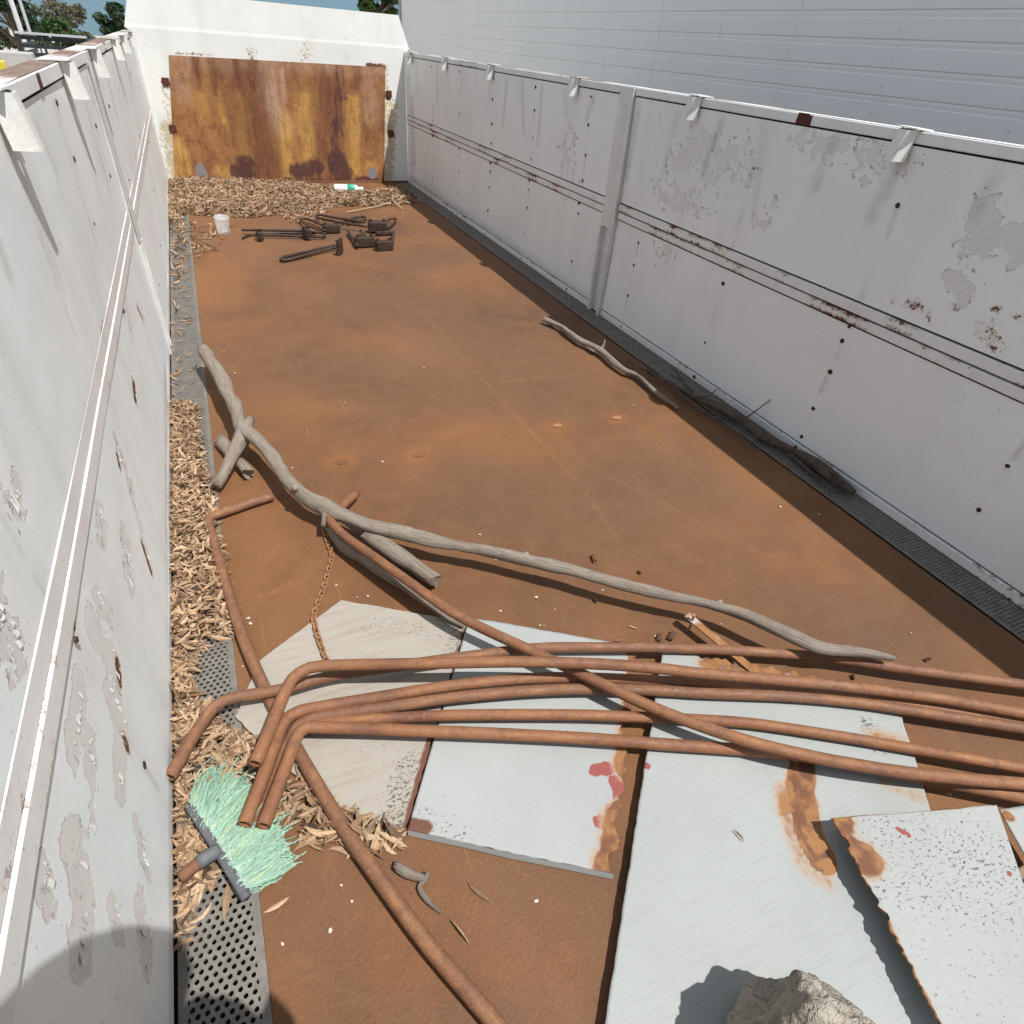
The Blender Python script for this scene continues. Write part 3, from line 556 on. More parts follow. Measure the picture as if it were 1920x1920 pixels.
sheet('painted_sheet', [(880,1158),(925,1163),(1195,1213)], [(764,1556),(960,1600),(1158,1640)], .018, .002, mS1, 'white painted steel sheet with red primer spots and rusted right edge', 'metal sheet',
      strokes={'red': [([(1118,1442),(1142,1440)], .010, .012, .9), ([(1160,1470),(1168,1500)], .014, .014, .95), ([(1122,1538),(1138,1545)], .008, .014, .8), ([(1150,1515),(1170,1525)], .01, .02, .6), ([(1090,1635),(1110,1640)], .004, .012, .7)],
               'rust': [([(1198,1225),(1185,1390),(1178,1440)], .006, .03, .9), ([(1172,1530),(1165,1580),(1150,1630)], .012, .035, 1), ([(1190,1225)], .01, .03, .7)],
               'mould': [([(780,1540),(850,1570)], .02, .05, .6), ([(830,1505)], .005, .02, .6)], 'deep': [([(768,1548),(795,1552)], .01, .014, .9)]}, jag=(.001, .001, 0, .012), seed=5)
# its folded front lip
def lip_strip(parent, pts, z, drop, mat):
    V = []
    for q in pts: a = P(q[0], q[1], z); V.append(a)
    d = [np.array([0, 0, 0])]; n = len(V); W_ = [v+np.array([.0, -.004, -drop]) for v in V]
    o = mesh('folded_lip', np.vstack([V, W_])-np.array(parent.location), [[i, i+1, n+i+1, n+i] for i in range(n-1)], mat, parent, {k: [0.0]*(2*n) for k in ('rust', 'red', 'mould', 'deep', 'wash')})
    return o
ps = bpy.data.objects['painted_sheet']; lip_strip(ps, [(764,1556.5),(860,1577),(960,1600.5),(1060,1620),(1150,1638.5)], .0185, .016, mS1)
sheet('ribbed_sheet', [(1242,1216),(1440,1244),(1560,1271),(1690,1342)], [(1112,2060),(1500,2075),(1800,2080),(1930,2090)], .026, .003, mS2, 'large white sheet with an orange water stain, rock resting on it', 'metal sheet', nu=120, nv=150,
      strokes={'rust': [([(1505,1425),(1500,1480),(1515,1560),(1540,1610)], .022, .016, .95), ([(1470,1480),(1480,1560),(1515,1630),(1545,1655)], .004, .022, .5), ([(1330,1240),(1440,1250),(1550,1275)], .012, .035, .62), ([(1660,1470),(1720,1490)], .004, .02, .5), ([(1395,1430),(1440,1450)], .0, .05, .2), ([(1640,1385),(1690,1390)], .008, .03, .45)],
               'deep': [([(1512,1430),(1510,1450)], .010, .016, .72), ([(1490,1470),(1500,1560),(1530,1612),(1552,1600)], .0, .009, .62)],
               'red': [([(1212,1437)], .005, .008, .9)], 'mould': [([(1620,1355),(1650,1400)], .01, .03, .75), ([(1390,1570)], .004, .01, .7)]}, jag=(.012, 0, .0015, .002), seed=8, warp=.003)
sheet('speckled_sheet', [(1558,1533),(1730,1520),(1868,1508)], [(1770,1940),(1900,1990),(2060,2060)], .075, .004, mS3, 'white sheet flecked with black and edged with rust at right', 'metal sheet', nu=100, nv=120,
      strokes={'edges': [(.85, 2.2), (0, 1), (.95, 5), (0, 1)], 'rust': [([(1590,1590),(1620,1610)], .012, .03, .9), ([(1575,1540)], .01, .03, .8)], 'mould': [([(1660,1600),(1880,1640)], .10, .10, .62), ([(1700,1750),(1900,1800)], .10, .2, .5), ([(1820,1615)], .04, .06, .68)],
               'red': [([(1685,1555),(1702,1565)], .002, .008, .72), ([(1895,1640)], .003, .008, .75)]}, jag=(.001, 0, .006, 0), seed=29, warp=.003)
sheet('corner_sheet', [(1874,1518),(1935,1508)], [(2010,1760),(2090,1740)], .078, .003, mS3, 'narrow white sheet edge at the far right beside the black-flecked sheet', 'metal sheet', nu=20, nv=40, strokes={'rust': [([(1890,1530)], .004, .012, .8)]}, seed=13)
# props that carry the raised sheets
mTim = m_plain('old_timber', (.20,.14,.09), (.28,.2,.13))
for q, zt, lab in (((1760,1620), .069, 'timber block propping the rear of the black-flecked sheet'), ((1900,1800), .069, 'timber block propping the front of the black-flecked sheet'), ((1960,1640), .072, 'timber block propping the narrow sheet at the far right')):
    p = P(*q, zt); o = MB().box(-.05, .05, -.03, .03, 0, zt-.002).build('timber_block', mTim, None, .004); o.location = (p[0], p[1], 0.0); tag(o, lab, 'block', 'blocks under the raised sheets')
# strap iron with an upright nail
a, b = P(1288,1152,.05), P(1420,1262,.032)
sp = MB(); n = 9; tt = np.linspace(0, 1, n); a_, b_ = np.array(a), np.array(b); sd = np.cross(b_-a_, (0,0,1)); sd /= np.linalg.norm(sd)
V = [a_*(1-t)+b_*t+sd*s*.012+np.array([0,0,h]) for h in (0, -.004) for s in (-1, 1) for t in tt]
mStrap = m_sheet('flaking_strap_paint', (.52,.46,.42), 'plain')
o = mesh('iron_strap', np.array(V)-a_*[1,1,0], gridF(n, 2, 0)+gridF(n, 2, 2*n, True)+[[0, n, 3*n, 2*n], [n-1, 2*n-1, 4*n-1, 3*n-1]]+[[i, i+1, 2*n+i+1, 2*n+i] for i in range(n-1)]+[[n+i, n+i+1, 3*n+i+1, 3*n+i] for i in range(n-1)], mStrap, None,
         {'rust': [.42+.25*random.random() for _ in V], 'red': [0]*len(V), 'mould': [0]*len(V), 'deep': [.1]*len(V), 'wash': [0]*len(V)}, loc=None)
o.location = (a_[0], a_[1], 0); tag(o, 'flaking rusty iron strap with a nail, between the log and the topmost pipe', 'metal strap')
nl = MB(); nb = P(1298,1163,.05); nl.tube([nb-np.array(o.location)+[0,0,-.045], nb-np.array(o.location)+[0,0,.018]], .003, 8); nl.tube([nb-np.array(o.location)+[0,0,.018], nb-np.array(o.location)+[0,0,.022]], .006, 8); nl.build('nail', MAT['chain'], o)

# ------------------------------------------------------------------ rusty pipes
def pipe(pts, label, r=.0140, bend=.05, fil=True, ext=None, wobz=True):
    p = [P(*q) for q in pts]
    if ext:
        d = p[-1]-p[-2]; d /= np.linalg.norm(d); d[2] *= .2; p.append(p[-1]+d*ext)
    p = np.array(p)
    # straight legs stay straight, long runs follow a smooth curve
    q = spline(p, .018)
    c = q.mean(0); c[2] = 0
    rr_ = r*(1+.015*vnoise(np.arange(len(q))*.11, np.zeros(len(q)), 1, len(label), 3)); 
    V, F, UV = tube_data(q, rr_, 16, True, .008, r*.78)
    o = mesh('bent_pipe', V, F, MAT['pipe'], None, smooth=True, uv=UV, loc=c); return tag(o, label, 'pipe', 'rusty bent pipes lying across the bed')
pipe([(318,1458,.05),(360,1385,.05),(384,1348,.05),(398,1330,.05),(418,1315,.05),(450,1306,.048),(527,1293,.046),(620,1268,.045),(740,1250,.045),(860,1233,.045),(1000,1216,.045),(1110,1214,.045),(1250,1215,.045),(1380,1220,.045),(1560,1234,.045),(1700,1255,.045),(1920,1284,.045)],
     'rusty bent pipe whose open end lies nearest the left wall', ext=.16)
pipe([(478,1432,0.097),(505,1370,0.100),(525,1320,0.102),(537,1293,0.102),(549,1272,0.102),(570,1257,0.102),(600,1249,0.102),(700,1246,0.104),(800,1244,0.108),(950,1241,0.116),(1072,1243,0.122),(1200,1250,0.118),(1320,1263,0.107),(1450,1274,0.097),(1600,1289,0.087),(1750,1308,0.082),(1920,1338,0.078)],
     'orange-brown bent pipe lying on top, its short leg ending above the green broom', ext=.2)
pipe([(668,925,.030),(645,946,.05),(633,956,.06),(622,962,.066),(618,972,.07),(626,985,.075),(650,1008,.082),(700,1043,.088),(760,1086,.09),(860,1155,.088),(1000,1222,.084),(1070,1254,.082),(1200,1316,.084),(1300,1356,.088),(1400,1389,.092),(1500,1414,.092),(1620,1437,.09),(1760,1456,.085),(1920,1470,.08)],
     'long straight rusty pipe crossing diagonally over the others from the log', ext=.22)
pipe([(458,1546,.062),(488,1470,.062),(510,1410,.060),(524,1372,.058),(536,1350,.056),(556,1336,.054),(592,1327,.052),(700,1309,.050),(860,1284,.048),(1000,1272,.047),(1100,1271,.046),(1240,1277,.046),(1310,1281,.046),(1450,1295,.046),(1640,1312,.046),(1780,1333,.046),(1920,1356,.046)],
     'rusty bent pipe ending over the broom bristles, left of the paired ends', ext=.18)
pipe([(470,1566,.030),(500,1500,.032),(530,1420,.034),(550,1372,.036),(566,1356,.038),(590,1347,.040),(640,1338,.042),(740,1324,.044),(860,1307,.046),(1000,1295,.047),(1130,1292,.047),(1253,1296,.047),(1320,1300,.047),(1480,1306,.047),(1620,1319,.047),(1760,1341,.047),(1920,1366,.046)],
     'rusty bent pipe tucked underneath, its lowest end on the broom bristles', ext=.15)
pipe([(560,1376,.030),(575,1362,.032),(600,1357,.035),(650,1352,.038),(760,1345,.042),(860,1341,.045),(981,1340,.046),(1100,1341,.046),(1178,1344,.046),(1300,1349,.046),(1414,1357,.046),(1570,1380,.046),(1700,1402,.046),(1920,1441,.046)],
     'slim rusty pipe running just behind the frontmost pipe', r=.0132, ext=.2)
pipe([(494,1549,.062),(520,1480,.062),(540,1425,.061),(552,1392,.060),(561,1374,.059),(575,1364,.058),(600,1364,.056),(700,1367,.052),(800,1371,.050),(950,1377,.048),(1102,1385,.047),(1250,1396,.047),(1380,1405,.047),(1480,1414,.047),(1613,1435,.046),(1713,1455,.046),(1920,1496,.046)],
     'frontmost rusty bent pipe with a sharp elbow beside the plywood', ext=.2)
pipe([(511,930,.02),(470,943,.02),(430,957,.02),(404,966,.02),(393,971,.02),(391,981,.02),(396,1000,.02),(418,1078,.02),(450,1180,.02),(480,1255,.02),(512,1322,.02),(560,1412,.021),(640,1545,.022),(720,1660,.022),(800,1768,.022),(880,1862,.022),(960,1955,.022)],
     'dark brown pipe running from the left corner down to the front of the bed', ext=.5, r=.0150)

# ------------------------------------------------------------------ logs and branches
def stick(name, pts, label, cat='branch', parent=None, seg=14, wob=.16, group=None, mat=None, step=.018, jit=.0012):
    """pts: (px, py, z, radius)"""
    p = np.array([[*P(a, b, z), r] for a, b, z, r in pts]); q = spline(p, step); n = len(q)
    q[:, :3] += np.c_[vnoise(np.arange(n)*.13, np.zeros(n), 1, len(label), 3), vnoise(np.arange(n)*.13, np.ones(n)*9, 1, len(label)+3, 3), np.zeros(n)]*q[:, 3:4]*.45
    q[:, 3] *= .93*(1+.30*vnoise(np.arange(n)*.16, np.zeros(n), 1, len(label)+7, 4))
    q[0, 3] *= .97; q[-1, 3] *= .95
    c = q[:, :3].mean(0); c[2] = 0
    V, F, UV = tube_data(q, q[:, 3], seg, True, wob); re_ = np.random.default_rng(len(label))
    t0 = q[0, :3]-q[1, :3]; t1 = q[-1, :3]-q[-2, :3]; V[:seg] += np.outer(re_.uniform(-.5, .7, seg)*q[0, 3], t0/np.linalg.norm(t0)); V[-seg:] += np.outer(re_.uniform(-.5, .9, seg)*q[-1, 3], t1/np.linalg.norm(t1))
    if parent is None:
        o = mesh(name, V, F, mat or MAT['wood'], None, smooth=True, uv=UV, loc=c); o.data.polygons[-1].use_smooth = o.data.polygons[-2].use_smooth = False; return tag(o, label, cat, group)
    return mesh(name, V-np.array(parent.location), F, mat or parent.data.materials[0], parent, smooth=True, uv=UV)
big = stick('forked_log', [(381,655,.115,0.0288),(400,688,.115,0.0312),(425,732,.112,0.0288),(445,775,.108,0.0272),(458,806,.105,0.0288),(480,826,.100,0.0256),(510,860,.095,0.0240),(545,905,.090,0.0264),(575,935,.086,0.0288),(605,948,.082,0.0304),(640,965,.080,0.0272),(700,988,.080,0.0240),(800,1010,.082,0.0216),(900,1031,.084,0.0200),(985,1049,.085,0.0208),(1070,1070,.086,0.0192),(1155,1094,.088,0.0192),(1250,1115,.090,0.0176),(1340,1134,.092,0.0176),(1400,1153,.094,0.0168),(1460,1181,.095,0.0168),(1520,1208,.095,0.0168),(1550,1216,.094,0.0176),(1600,1221,.090,0.0168),(1640,1227,.088,0.0144),(1672,1234,.086,0.0096)],
     'long grey forked log lying diagonally across the rusty floor', 'log')
stick('limb', [(466,788,.106,.0250),(457,804,.108,.0270),(448,830,.085,0.0224),(436,855,.066,0.0224),(422,885,.045,0.0216),(410,907,.032,0.0192)], 'limb', parent=big)
stick('limb', [(600,948,.085,0.0160),(612,962,.075,0.0136),(607,985,.060,0.0080)], 'limb b', parent=big)
stick('limb', [(640,965,.080,0.0176),(668,985,.060,0.0192),(690,1003,.045,0.0112)], 'limb c', parent=big)
for q in ((430,737,.135,.006),(552,912,.122,.008),(985,1038,.10,.007),(1348,1128,.10,.007)): # knots
    p = P(*q[:3]); k = MB(); k.tube([p-np.array(big.location)-[0,0,.012], p-np.array(big.location)+[.003,-.004,.004]], [q[3]*1.6, q[3]], 8); k.build('knot', MAT['wood'], big, smooth=True)
stick('short_log', [(414,828,.026,.024),(432,850,.026,.025),(448,868,.026,.025),(466,886,.026,.023)], 'short cut log stub lying under the forked log limb', 'log')
stick('short_log', [(690,1006,.055,.026),(720,1026,.050,.027),(760,1052,.042,.027),(812,1086,.032,.026)], 'grey broken log piece between the long log and the diagonal pipe', 'log')
stick('thin_branch', [(618,985,.04,.018),(650,1022,.034,.020),(700,1058,.03,.020),(760,1100,.028,.020),(830,1148,.026,.016),(870,1172,.024,.009)], 'dark branch lying in the shadow beneath the diagonal pipe')
stick('thin_branch', [(1020,598,.03,.014),(1050,612,.03,.017),(1085,637,.03,.016),(1125,656,.032,.018),(1165,690,.03,.014),(1195,705,.028,.015),(1230,735,.024,.012),(1272,766,.014,.008)], 'grey forked branch whose far end lies in the sun beside the right wall', wob=.2)
br2 = bpy.data.objects['thin_branch.001']
stick('twig', [(1125,656,.035,.010),(1131,648,.055,.009),(1134,638,.085,.004)], 'twig', parent=br2); stick('twig', [(1030,600,.02,.009),(1070,630,.018,.009),(1115,660,.02,.007)], 'twig2', parent=br2)
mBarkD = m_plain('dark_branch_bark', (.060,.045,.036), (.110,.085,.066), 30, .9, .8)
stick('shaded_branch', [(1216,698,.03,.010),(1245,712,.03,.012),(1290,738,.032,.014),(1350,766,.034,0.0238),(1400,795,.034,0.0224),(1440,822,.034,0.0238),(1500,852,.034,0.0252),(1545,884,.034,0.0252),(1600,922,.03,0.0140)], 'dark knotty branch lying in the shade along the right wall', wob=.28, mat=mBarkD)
br3 = bpy.data.objects['shaded_branch']
for i, tw in enumerate([[(1390,790,.04,.004),(1420,768,.09,.003),(1446,748,.14,.002)], [(1290,735,.04,.007),(1278,712,.06,.006),(1262,690,.085,.003)], [(1300,735,.04,.007),(1285,720,.05,.005),(1258,702,.06,.003)], [(1260,720,.03,.008),(1300,762,.03,.008),(1360,795,.02,.006),(1420,845,.02,.004)],
        [(1500,852,.04,.007),(1540,868,.05,.005),(1580,905,.06,.003)], [(1470,838,.03,.008),(1520,885,.02,.007),(1570,925,.02,.004)], [(1310,745,.04,.006),(1330,742,.07,.004),(1345,728,.10,.002)], [(1220,698,.03,.007),(1200,690,.05,.005),(1176,672,.03,.003)]]):
    stick('twig', tw, 'twig of the shaded branch %d' % i, parent=br3, wob=.3)
st_ = stick('twig_piece', [(741,1622,.012,.007),(758,1632,.012,.009),(778,1641,.012,.008),(800,1647,.012,.006)], 'short barked twig on the bare floor right of the brown pipe', 'twig', wob=.25)
stick('twig_piece', [(804,1636,.02,.005),(795,1652,.012,.006),(786,1664,.008,.005),(800,1685,.007,.006),(828,1711,.005,.003)], 'pale crooked splinter touching the short barked twig', 'twig', wob=.3)

# ------------------------------------------------------------------ dry seed pods
def pod_template(curve, open_):
    """a slim curved pod half, pointed at both ends: unit length along x"""
    xs_ = [-.5, -.3, 0, .3, .5]; w = [0, .072, .098, .066, 0]; V = [(-.5, curve*.25, .0)]; F = []
    for x, r in list(zip(xs_, w))[1:4]:
        y = curve*x*x; V += [(x, y-r, .02), (x, y, r*.75), (x, y+r, .02), (x, y, -r*.35*open_)]
    V.append((.5, curve*.25, 0)); e = len(V)-1
    for k in range(4):
        F.append([0, 1+(k+1) % 4, 1+k]); F.append([e, e-4+k, e-4+(k+1) % 4])
        for j in (0, 4): F.append([1+j+k, 1+j+(k+1) % 4, 5+j+(k+1) % 4, 5+j+k])
    return np.array(V), F
PODT = [pod_template(c, o) for c, o in ((.25, 1), (-.5, -.6), (.6, .8), (.05, -.8), (-.9, 1))]
TAN = np.array([(.40,.29,.195), (.47,.35,.245), (.32,.215,.14), (.52,.41,.30), (.25,.165,.11), (.43,.315,.22)])
def pod_mesh(name, pts, lens, mat, tilt=.35, r=RNG):
    Vs, Fs, Cs, b = [], [], [], 0
    for (x, y, z), L in zip(pts, lens):
        V, F = PODT[r.integers(len(PODT))]; a = r.uniform(0, 2*math.pi); t = r.normal(0, tilt); ro = r.uniform(0, 2*math.pi)
        Q = V*L; c, s = math.cos(ro), math.sin(ro); Q = np.c_[Q[:, 0], Q[:, 1]*c-Q[:, 2]*s, Q[:, 1]*s+Q[:, 2]*c]
        c, s = math.cos(t), math.sin(t); Q = np.c_[Q[:, 0]*c-Q[:, 2]*s, Q[:, 1], Q[:, 0]*s+Q[:, 2]*c]
        c, s = math.cos(a), math.sin(a); Q = np.c_[Q[:, 0]*c-Q[:, 1]*s, Q[:, 0]*s+Q[:, 1]*c, Q[:, 2]]
        mz = Q[:, 2].min(); Q = Q+(x, y, max(z, .001-mz)); Vs.append(Q); Fs += [[i+b for i in f] for f in F]; b += len(V)
        k = TAN[r.integers(len(TAN))]*r.uniform(.7, 1.12)*(.42 if r.random() < .13 else 1); Q[:, :3] += 0; Cs += [(*k, 1)]*len(V)
    return np.vstack(Vs), Fs, Cs
def inside(poly, x, y):
    c = np.zeros(x.shape, bool); n = len(poly)
    for i in range(n):
        (x0, y0), (x1, y1) = poly[i], poly[(i+1) % n]; m = ((y0 > y) != (y1 > y)) & (x < (x1-x0)*(y-y0)/((y1-y0) or 1e-9)+x0); c ^= m
    return c
def pile(px_poly, dens, hmax, Lr, soft=.05, seed=0):
    poly = [FL(*q) for q in px_poly]; A = np.array(poly); lo, hi = A.min(0), A.max(0); r = np.random.default_rng(seed)
    n = int((hi-lo).prod()*dens); x = r.uniform(lo[0], hi[0], n); y = r.uniform(lo[1], hi[1], n); k = inside(poly, x, y); x, y = x[k], y[k]
    d = seg_dist(x, y, poly+[poly[0]]); wallside = np.clip(1-x/.25, 0, 1); keep = r.random(len(x)) < np.clip(.25+d/soft, 0, 1)+wallside*.3; x, y, d = x[keep], y[keep], d[keep]
    h = hmax*np.clip(d/soft, 0, 1); z = r.random(len(x))**.8*h; x = np.clip(x, .012, 2.40)
    return np.c_[x, y, z], r.uniform(*Lr, len(x))
PL = [pile([(316,752),(372,762),(380,850),(400,918),(404,965),(425,1060),(446,1160),(440,1192),(385,1215),(368,1260),(372,1300),(405,1335),(438,1390),(452,1500),(420,1600),(372,1700),(345,1760),(328,1790),(318,1400),(312,1000)], 17000, .038, (.02, .062), .04, 1),
      pile([(440,1380),(545,1400),(620,1490),(760,1562),(745,1598),(660,1612),(610,1600),(560,1580),(500,1500)], 8000, .020, (.035, .07), .04, 2),
      pile([(300,318),(420,338),(560,345),(680,362),(752,352),(790,380),(750,386),(640,388),(560,398),(470,410),(350,404),(322,416),(306,420)], 7500, .055, (.025, .08), .16, 3),
      pile([(318,410),(345,405),(352,520),(322,540)], 900, .01, (.04, .07), .03, 4), pile([(340,415),(440,425),(400,480),(350,490)], 450, .01, (.04, .07), .05, 5), pile([(318,520),(352,520),(372,760),(320,760)], 330, .008, (.03, .06), .03, 6),
      pile([(520,395),(640,385),(600,415),(540,420)], 700, .01, (.04, .07), .05, 8), pile([(430,1370),(520,1400),(500,1560),(380,1680),(345,1640)], 8000, .022, (.035, .065), .03, 9)]
names = ['along the left wall', 'beside the green broom', 'against the rusty headboard']
for grp, nm, lab in (((0, 7), 'pod_litter', 'pale dry seed pods drifted over the perforated strip by the left wall'), ((1,), 'pod_litter', 'dry seed pods spilled between the green broom and the plywood'), ((2, 3, 4, 5, 6), 'pod_litter', 'broad bank of dry seed pods in front of the rusty headboard')):
    pts = np.vstack([PL[i][0] for i in grp]); L = np.concatenate([PL[i][1] for i in grp]); V, F, C = pod_mesh(nm, pts, L, MAT['pod'], .38, np.random.default_rng(len(lab)))
    tag(mesh(nm, V, F, MAT['pod'], None, cols=C), lab, 'seed pods', None, 'stuff')
loose = [(898,1674,.06),(860,1749,.062),(380,1720,.05),(425,1690,.07),(470,1630,.05),(700,1600,.06),(560,1650,.05),(1160,1203,.03),(1186,1178,.03),(655,1565,.05),(520,1700,.05),(1385,1568,.03),(380,470,.06),(345,602,.05),(470,405,.06),(355,435,.05)]
for i, (a, b, L) in enumerate(loose):
    zz = .03 if a > 1300 else 0; p = P(a, b, zz); V, F, C = pod_mesh('', [(0, 0, .002)], [L], None, .05, np.random.default_rng(50+i))
    lab = ['pale flat pod on the bare floor below the white sheet', 'pale pod chip on the floor near the front pipe'][i] if i < 2 else ['', '', 'dry pod on the perforated strip at the front left', 'longest dry pod on the perforated strip below the broom', 'dry pod at the lower tip of the broom bar', 'dry pod on the brown pipe side of the spilled pods', 'dry pod on the floor right of the broom bristles', 'small pod behind the topmost pipe, by the white sheet', 'small pod between the long log and the topmost pipe', 'dry pod right against the plywood front edge', 'dry pod on the bare floor in front of the broom', 'small brown pod lying on the ribbed white sheet', 'dry pod on the far floor in front of the plastic cup', 'dry pod on the left strip level with the branch tip', 'dry pod between the cup and the pod bank', 'dry pod on the left strip beside the plastic cup'][i]
    o = mesh('seed_pod', V+(0, 0, zz), F, MAT['pod'], None, cols=C); o.location = (p[0], p[1], 0); tag(o, lab, 'seed pod', 'loose seed pods on the floor')
# dry straw stems trailing by the right corner
mStraw = m_plain('dry_straw', (.42,.31,.18), (.50,.39,.25), 20, .85)
for i, (pts, lab) in enumerate([([(650,398,.01),(700,388,.02),(735,380,.015)], 'long straw stalk lying in front of the pod bank'), ([(725,365,.015),(750,375,.03),(772,382,.01)], 'curled straw stalk reaching into the corner shade'), ([(745,352,.01),(735,372,.04),(755,392,.01)], 'arched straw stalk at the foot of the right wall')]):
    q = spline([P(*t) for t in pts], .02); c = q.mean(0); c[2] = 0; o = tube('straw_stalk', q, .005, mStraw, seg=6, loc=c); tag(o, lab, 'straw')
# white paint flakes scattered on the floor
fm = bpy.data.meshes.new('paint_flake'); fm.from_pydata([(.006,0,.001),(.002,.005,.002),(-.005,.004,.001),(-.006,-.002,.003),(0,-.005,.001)], [], [[0,1,2,3,4]]); mFlake = m_plain('paint_flake', (.62,.58,.52), (.5,.46,.40), 30); fm.materials.append(mFlake)
spots = [(590,632),(548,878),(717,866),(1040,1143),(938,1146),(1130,1107),(1012,1173),(1020,1173),(1229,1193),(1352,1170),(1708,1187),(1463,951),(1200,716),(1188,760),(950,612),(815,510),(780,527),(385,600),(395,735),(420,660),(440,700),(432,432),(640,745),(646,755),(795,690),(738,618),(470,885),(455,870),(670,1120),(690,1118),(630,1098),(455,1250),(452,1180),(470,1170),(530,1770),(520,1250),(465,1160),(1560,905),(1572,956),(1375,995),(900,1003),(930,1050),(1005,1120),(1890,1350),(1740,1316),(1780,1490),(1130,1310),(620,1745),(1005,1690),(640,1660),(575,1200),(1885,1130),(1535,965),(1110,1110),(660,1690)]
for i, (a, b) in enumerate(spots):
    o = bpy.data.objects.new('paint_flake', fm); p = P(a, b); link(o); k = random.uniform(.35, .95); o.location = (p[0], p[1], .001); o.scale = (k, k*random.uniform(.6, 1), k); o.rotation_euler = (random.uniform(-.1, .1), random.uniform(-.1, .1), random.uniform(0, 6.28))
    tag(o, 'tiny white paint flake fallen on the rusty floor', 'paint flake', 'paint flakes scattered on the floor')
# dark rusty scraps
mScrap = m_plain('dark_rust_scrap', (.06,.03,.02), (.15,.07,.04), 60, .85, .6)
for i, (a, b, L, lab) in enumerate([(1112,1050,.03,'thin dark rust splinter on the floor above the long log'), (1198,1075,.014,'small dark rust crumb above the long log'), (1235,1197,.03,'upright dark rust scrap behind the topmost pipe'), (1258,1195,.035,'crumpled dark rust scrap beside the iron strap'), (1115,1128,.012,'tiny rust crumb below the long log'), (1738,1238,.018,'rust crumb right of the log tip'), (1598,1271,.015,'rust crumb between the two rear pipes')]):
    p = P(a, b); r = np.random.default_rng(i); n = 7; V = [(L*(k/(n-1)-.5)+r.normal(0, .002), s*L*(.14+.08*r.random())+r.normal(0, .001), h*(.005+.006*r.random())+.001) for h in (0, 1) for s in (-1, 1) for k in range(n)]
    F = gridF(n, 2, 0, True)+gridF(n, 2, 2*n)+[[k, k+1, 2*n+k+1, 2*n+k] for k in range(n-1)]+[[n+k, 2*n+n+k, 2*n+n+k+1, n+k+1] for k in range(n-1)]+[[0, 2*n, 3*n, n], [n-1, 2*n-1, 4*n-1, 3*n-1]]
    o = mesh('rust_scrap', V, F, mScrap); o.location = (p[0], p[1], 0); o.rotation_euler[2] = r.uniform(0, 6); tag(o, lab, 'rust scrap', 'rust scraps on the floor')
# lifted weld lugs rusting orange in the floor
for i, (a, b) in enumerate([(1045,798), (1157,783), (785,852), (640,866)]):
    p = P(a, b); n = 11; r = np.random.default_rng(70+i); V = [(p[0]+(.020+.008*r.random())*math.cos(t), p[1]+(.016+.006*r.random())*math.sin(t), .0012) for t in np.linspace(0, 6.28, n, endpoint=False)]+[(p[0], p[1], .0025)]
    mesh('weld_scar', V, [[k, (k+1) % n, n] for k in range(n)], MAT['chain'] if i < 2 else MAT['floor'], floor)

# ------------------------------------------------------------------ chain
cp = spline([P(*q) for q in [(606,985,.006),(612,1010,.006),(622,1040,.006),(616,1070,.006),(606,1105,.006),(594,1135,.006),(588,1155,.008),(592,1178,.018),(600,1205,.018),(612,1238,.018),(618,1255,.018)]], .002)
ds = np.r_[0, np.cumsum(np.linalg.norm(np.diff(cp, axis=0), axis=1))]; pitch = .0175
ch = empty('rusty_chain', (*cp[0][:2], 0)); tag(ch, 'thin rusty chain trailing from the log onto the plywood', 'chain')
ang = np.linspace(0, 2*math.pi, 13)[:-1]; lp = np.array([(.0075*math.copysign(1, math.cos(a))*.6+.0075*math.cos(a), .0062*math.sin(a), 0) for a in ang]); lp = np.vstack([lp, lp[:1]])
lV, lF, _ = tube_data(lp, .0024, 6, False); lkm = None
for i in range(int(ds[-1]/pitch)):
    s_ = (i+.5)*pitch; c = np.array([np.interp(s_, ds, cp[:, k]) for k in range(3)]); c2_ = np.array([np.interp(s_+.004, ds, cp[:, k]) for k in range(3)]); d = c2_-c
    if lkm is None: o = mesh('link', lV, lF, MAT['chain'], ch, smooth=True); lkm = o.data
    else: o = bpy.data.objects.new('link', lkm); link(o, ch)
    o.location = c-np.array(ch.location); o.rotation_euler = ((.6 if i % 2 else -.75)+random.uniform(-.2, .2), 0, math.atan2(d[1], d[0])+random.uniform(-.25, .25))

# ------------------------------------------------------------------ greasy spring U-bolts and clamp plates
def ubolt(px, r, plate, label, nuts=True):
    pts = [P(*q) for q in px]; c = np.mean(pts, axis=0); c[2] = 0; o = empty('spring_bolt', c); tag(o, label, 'U-bolt', 'greasy U-bolts in front of the pods')
    tube('rod', spline(np.array(pts)-c, .02), r, MAT['grease'], o, 8)
    if plate:
        (a, b, z), (w, d, h), rz = plate; p = P(a, b, z)-c; k = MB(); k.box(-w/2, w/2, -d/2, d/2, -h/2, h/2); pm = k.build('clamp_plate', MAT['grease'], o, .006); pm.location = p; pm.rotation_euler = (0, 0, rz)
        if nuts:
            for sx in (-1, 1):
                k = MB(); k.tube([(sx*w*.36, 0, h/2), (sx*w*.36, 0, h/2+.016)], .013, 6); q = k.build('nut', MAT['grease'], pm)
    return o
ubolt([(453,431,.03),(520,432,.03),(570,433,.03),(605,437,.025),(609,441,.02),(600,444,.02),(540,442,.02),(478,441,.02)], .010, ((575,436,.05), (.045,.10,.06), .2), 'long dark U-bolt lying leftmost, a clamp halfway along it')
ubolt([(455,446,.014),(462,442,.014),(480,439,.014),(540,437,.014),(592,437,.014)], .009, ((487,441,.04), (.04,.08,.055), .1), 'dark U-bolt lying against the leftmost one, clamp at its left end')
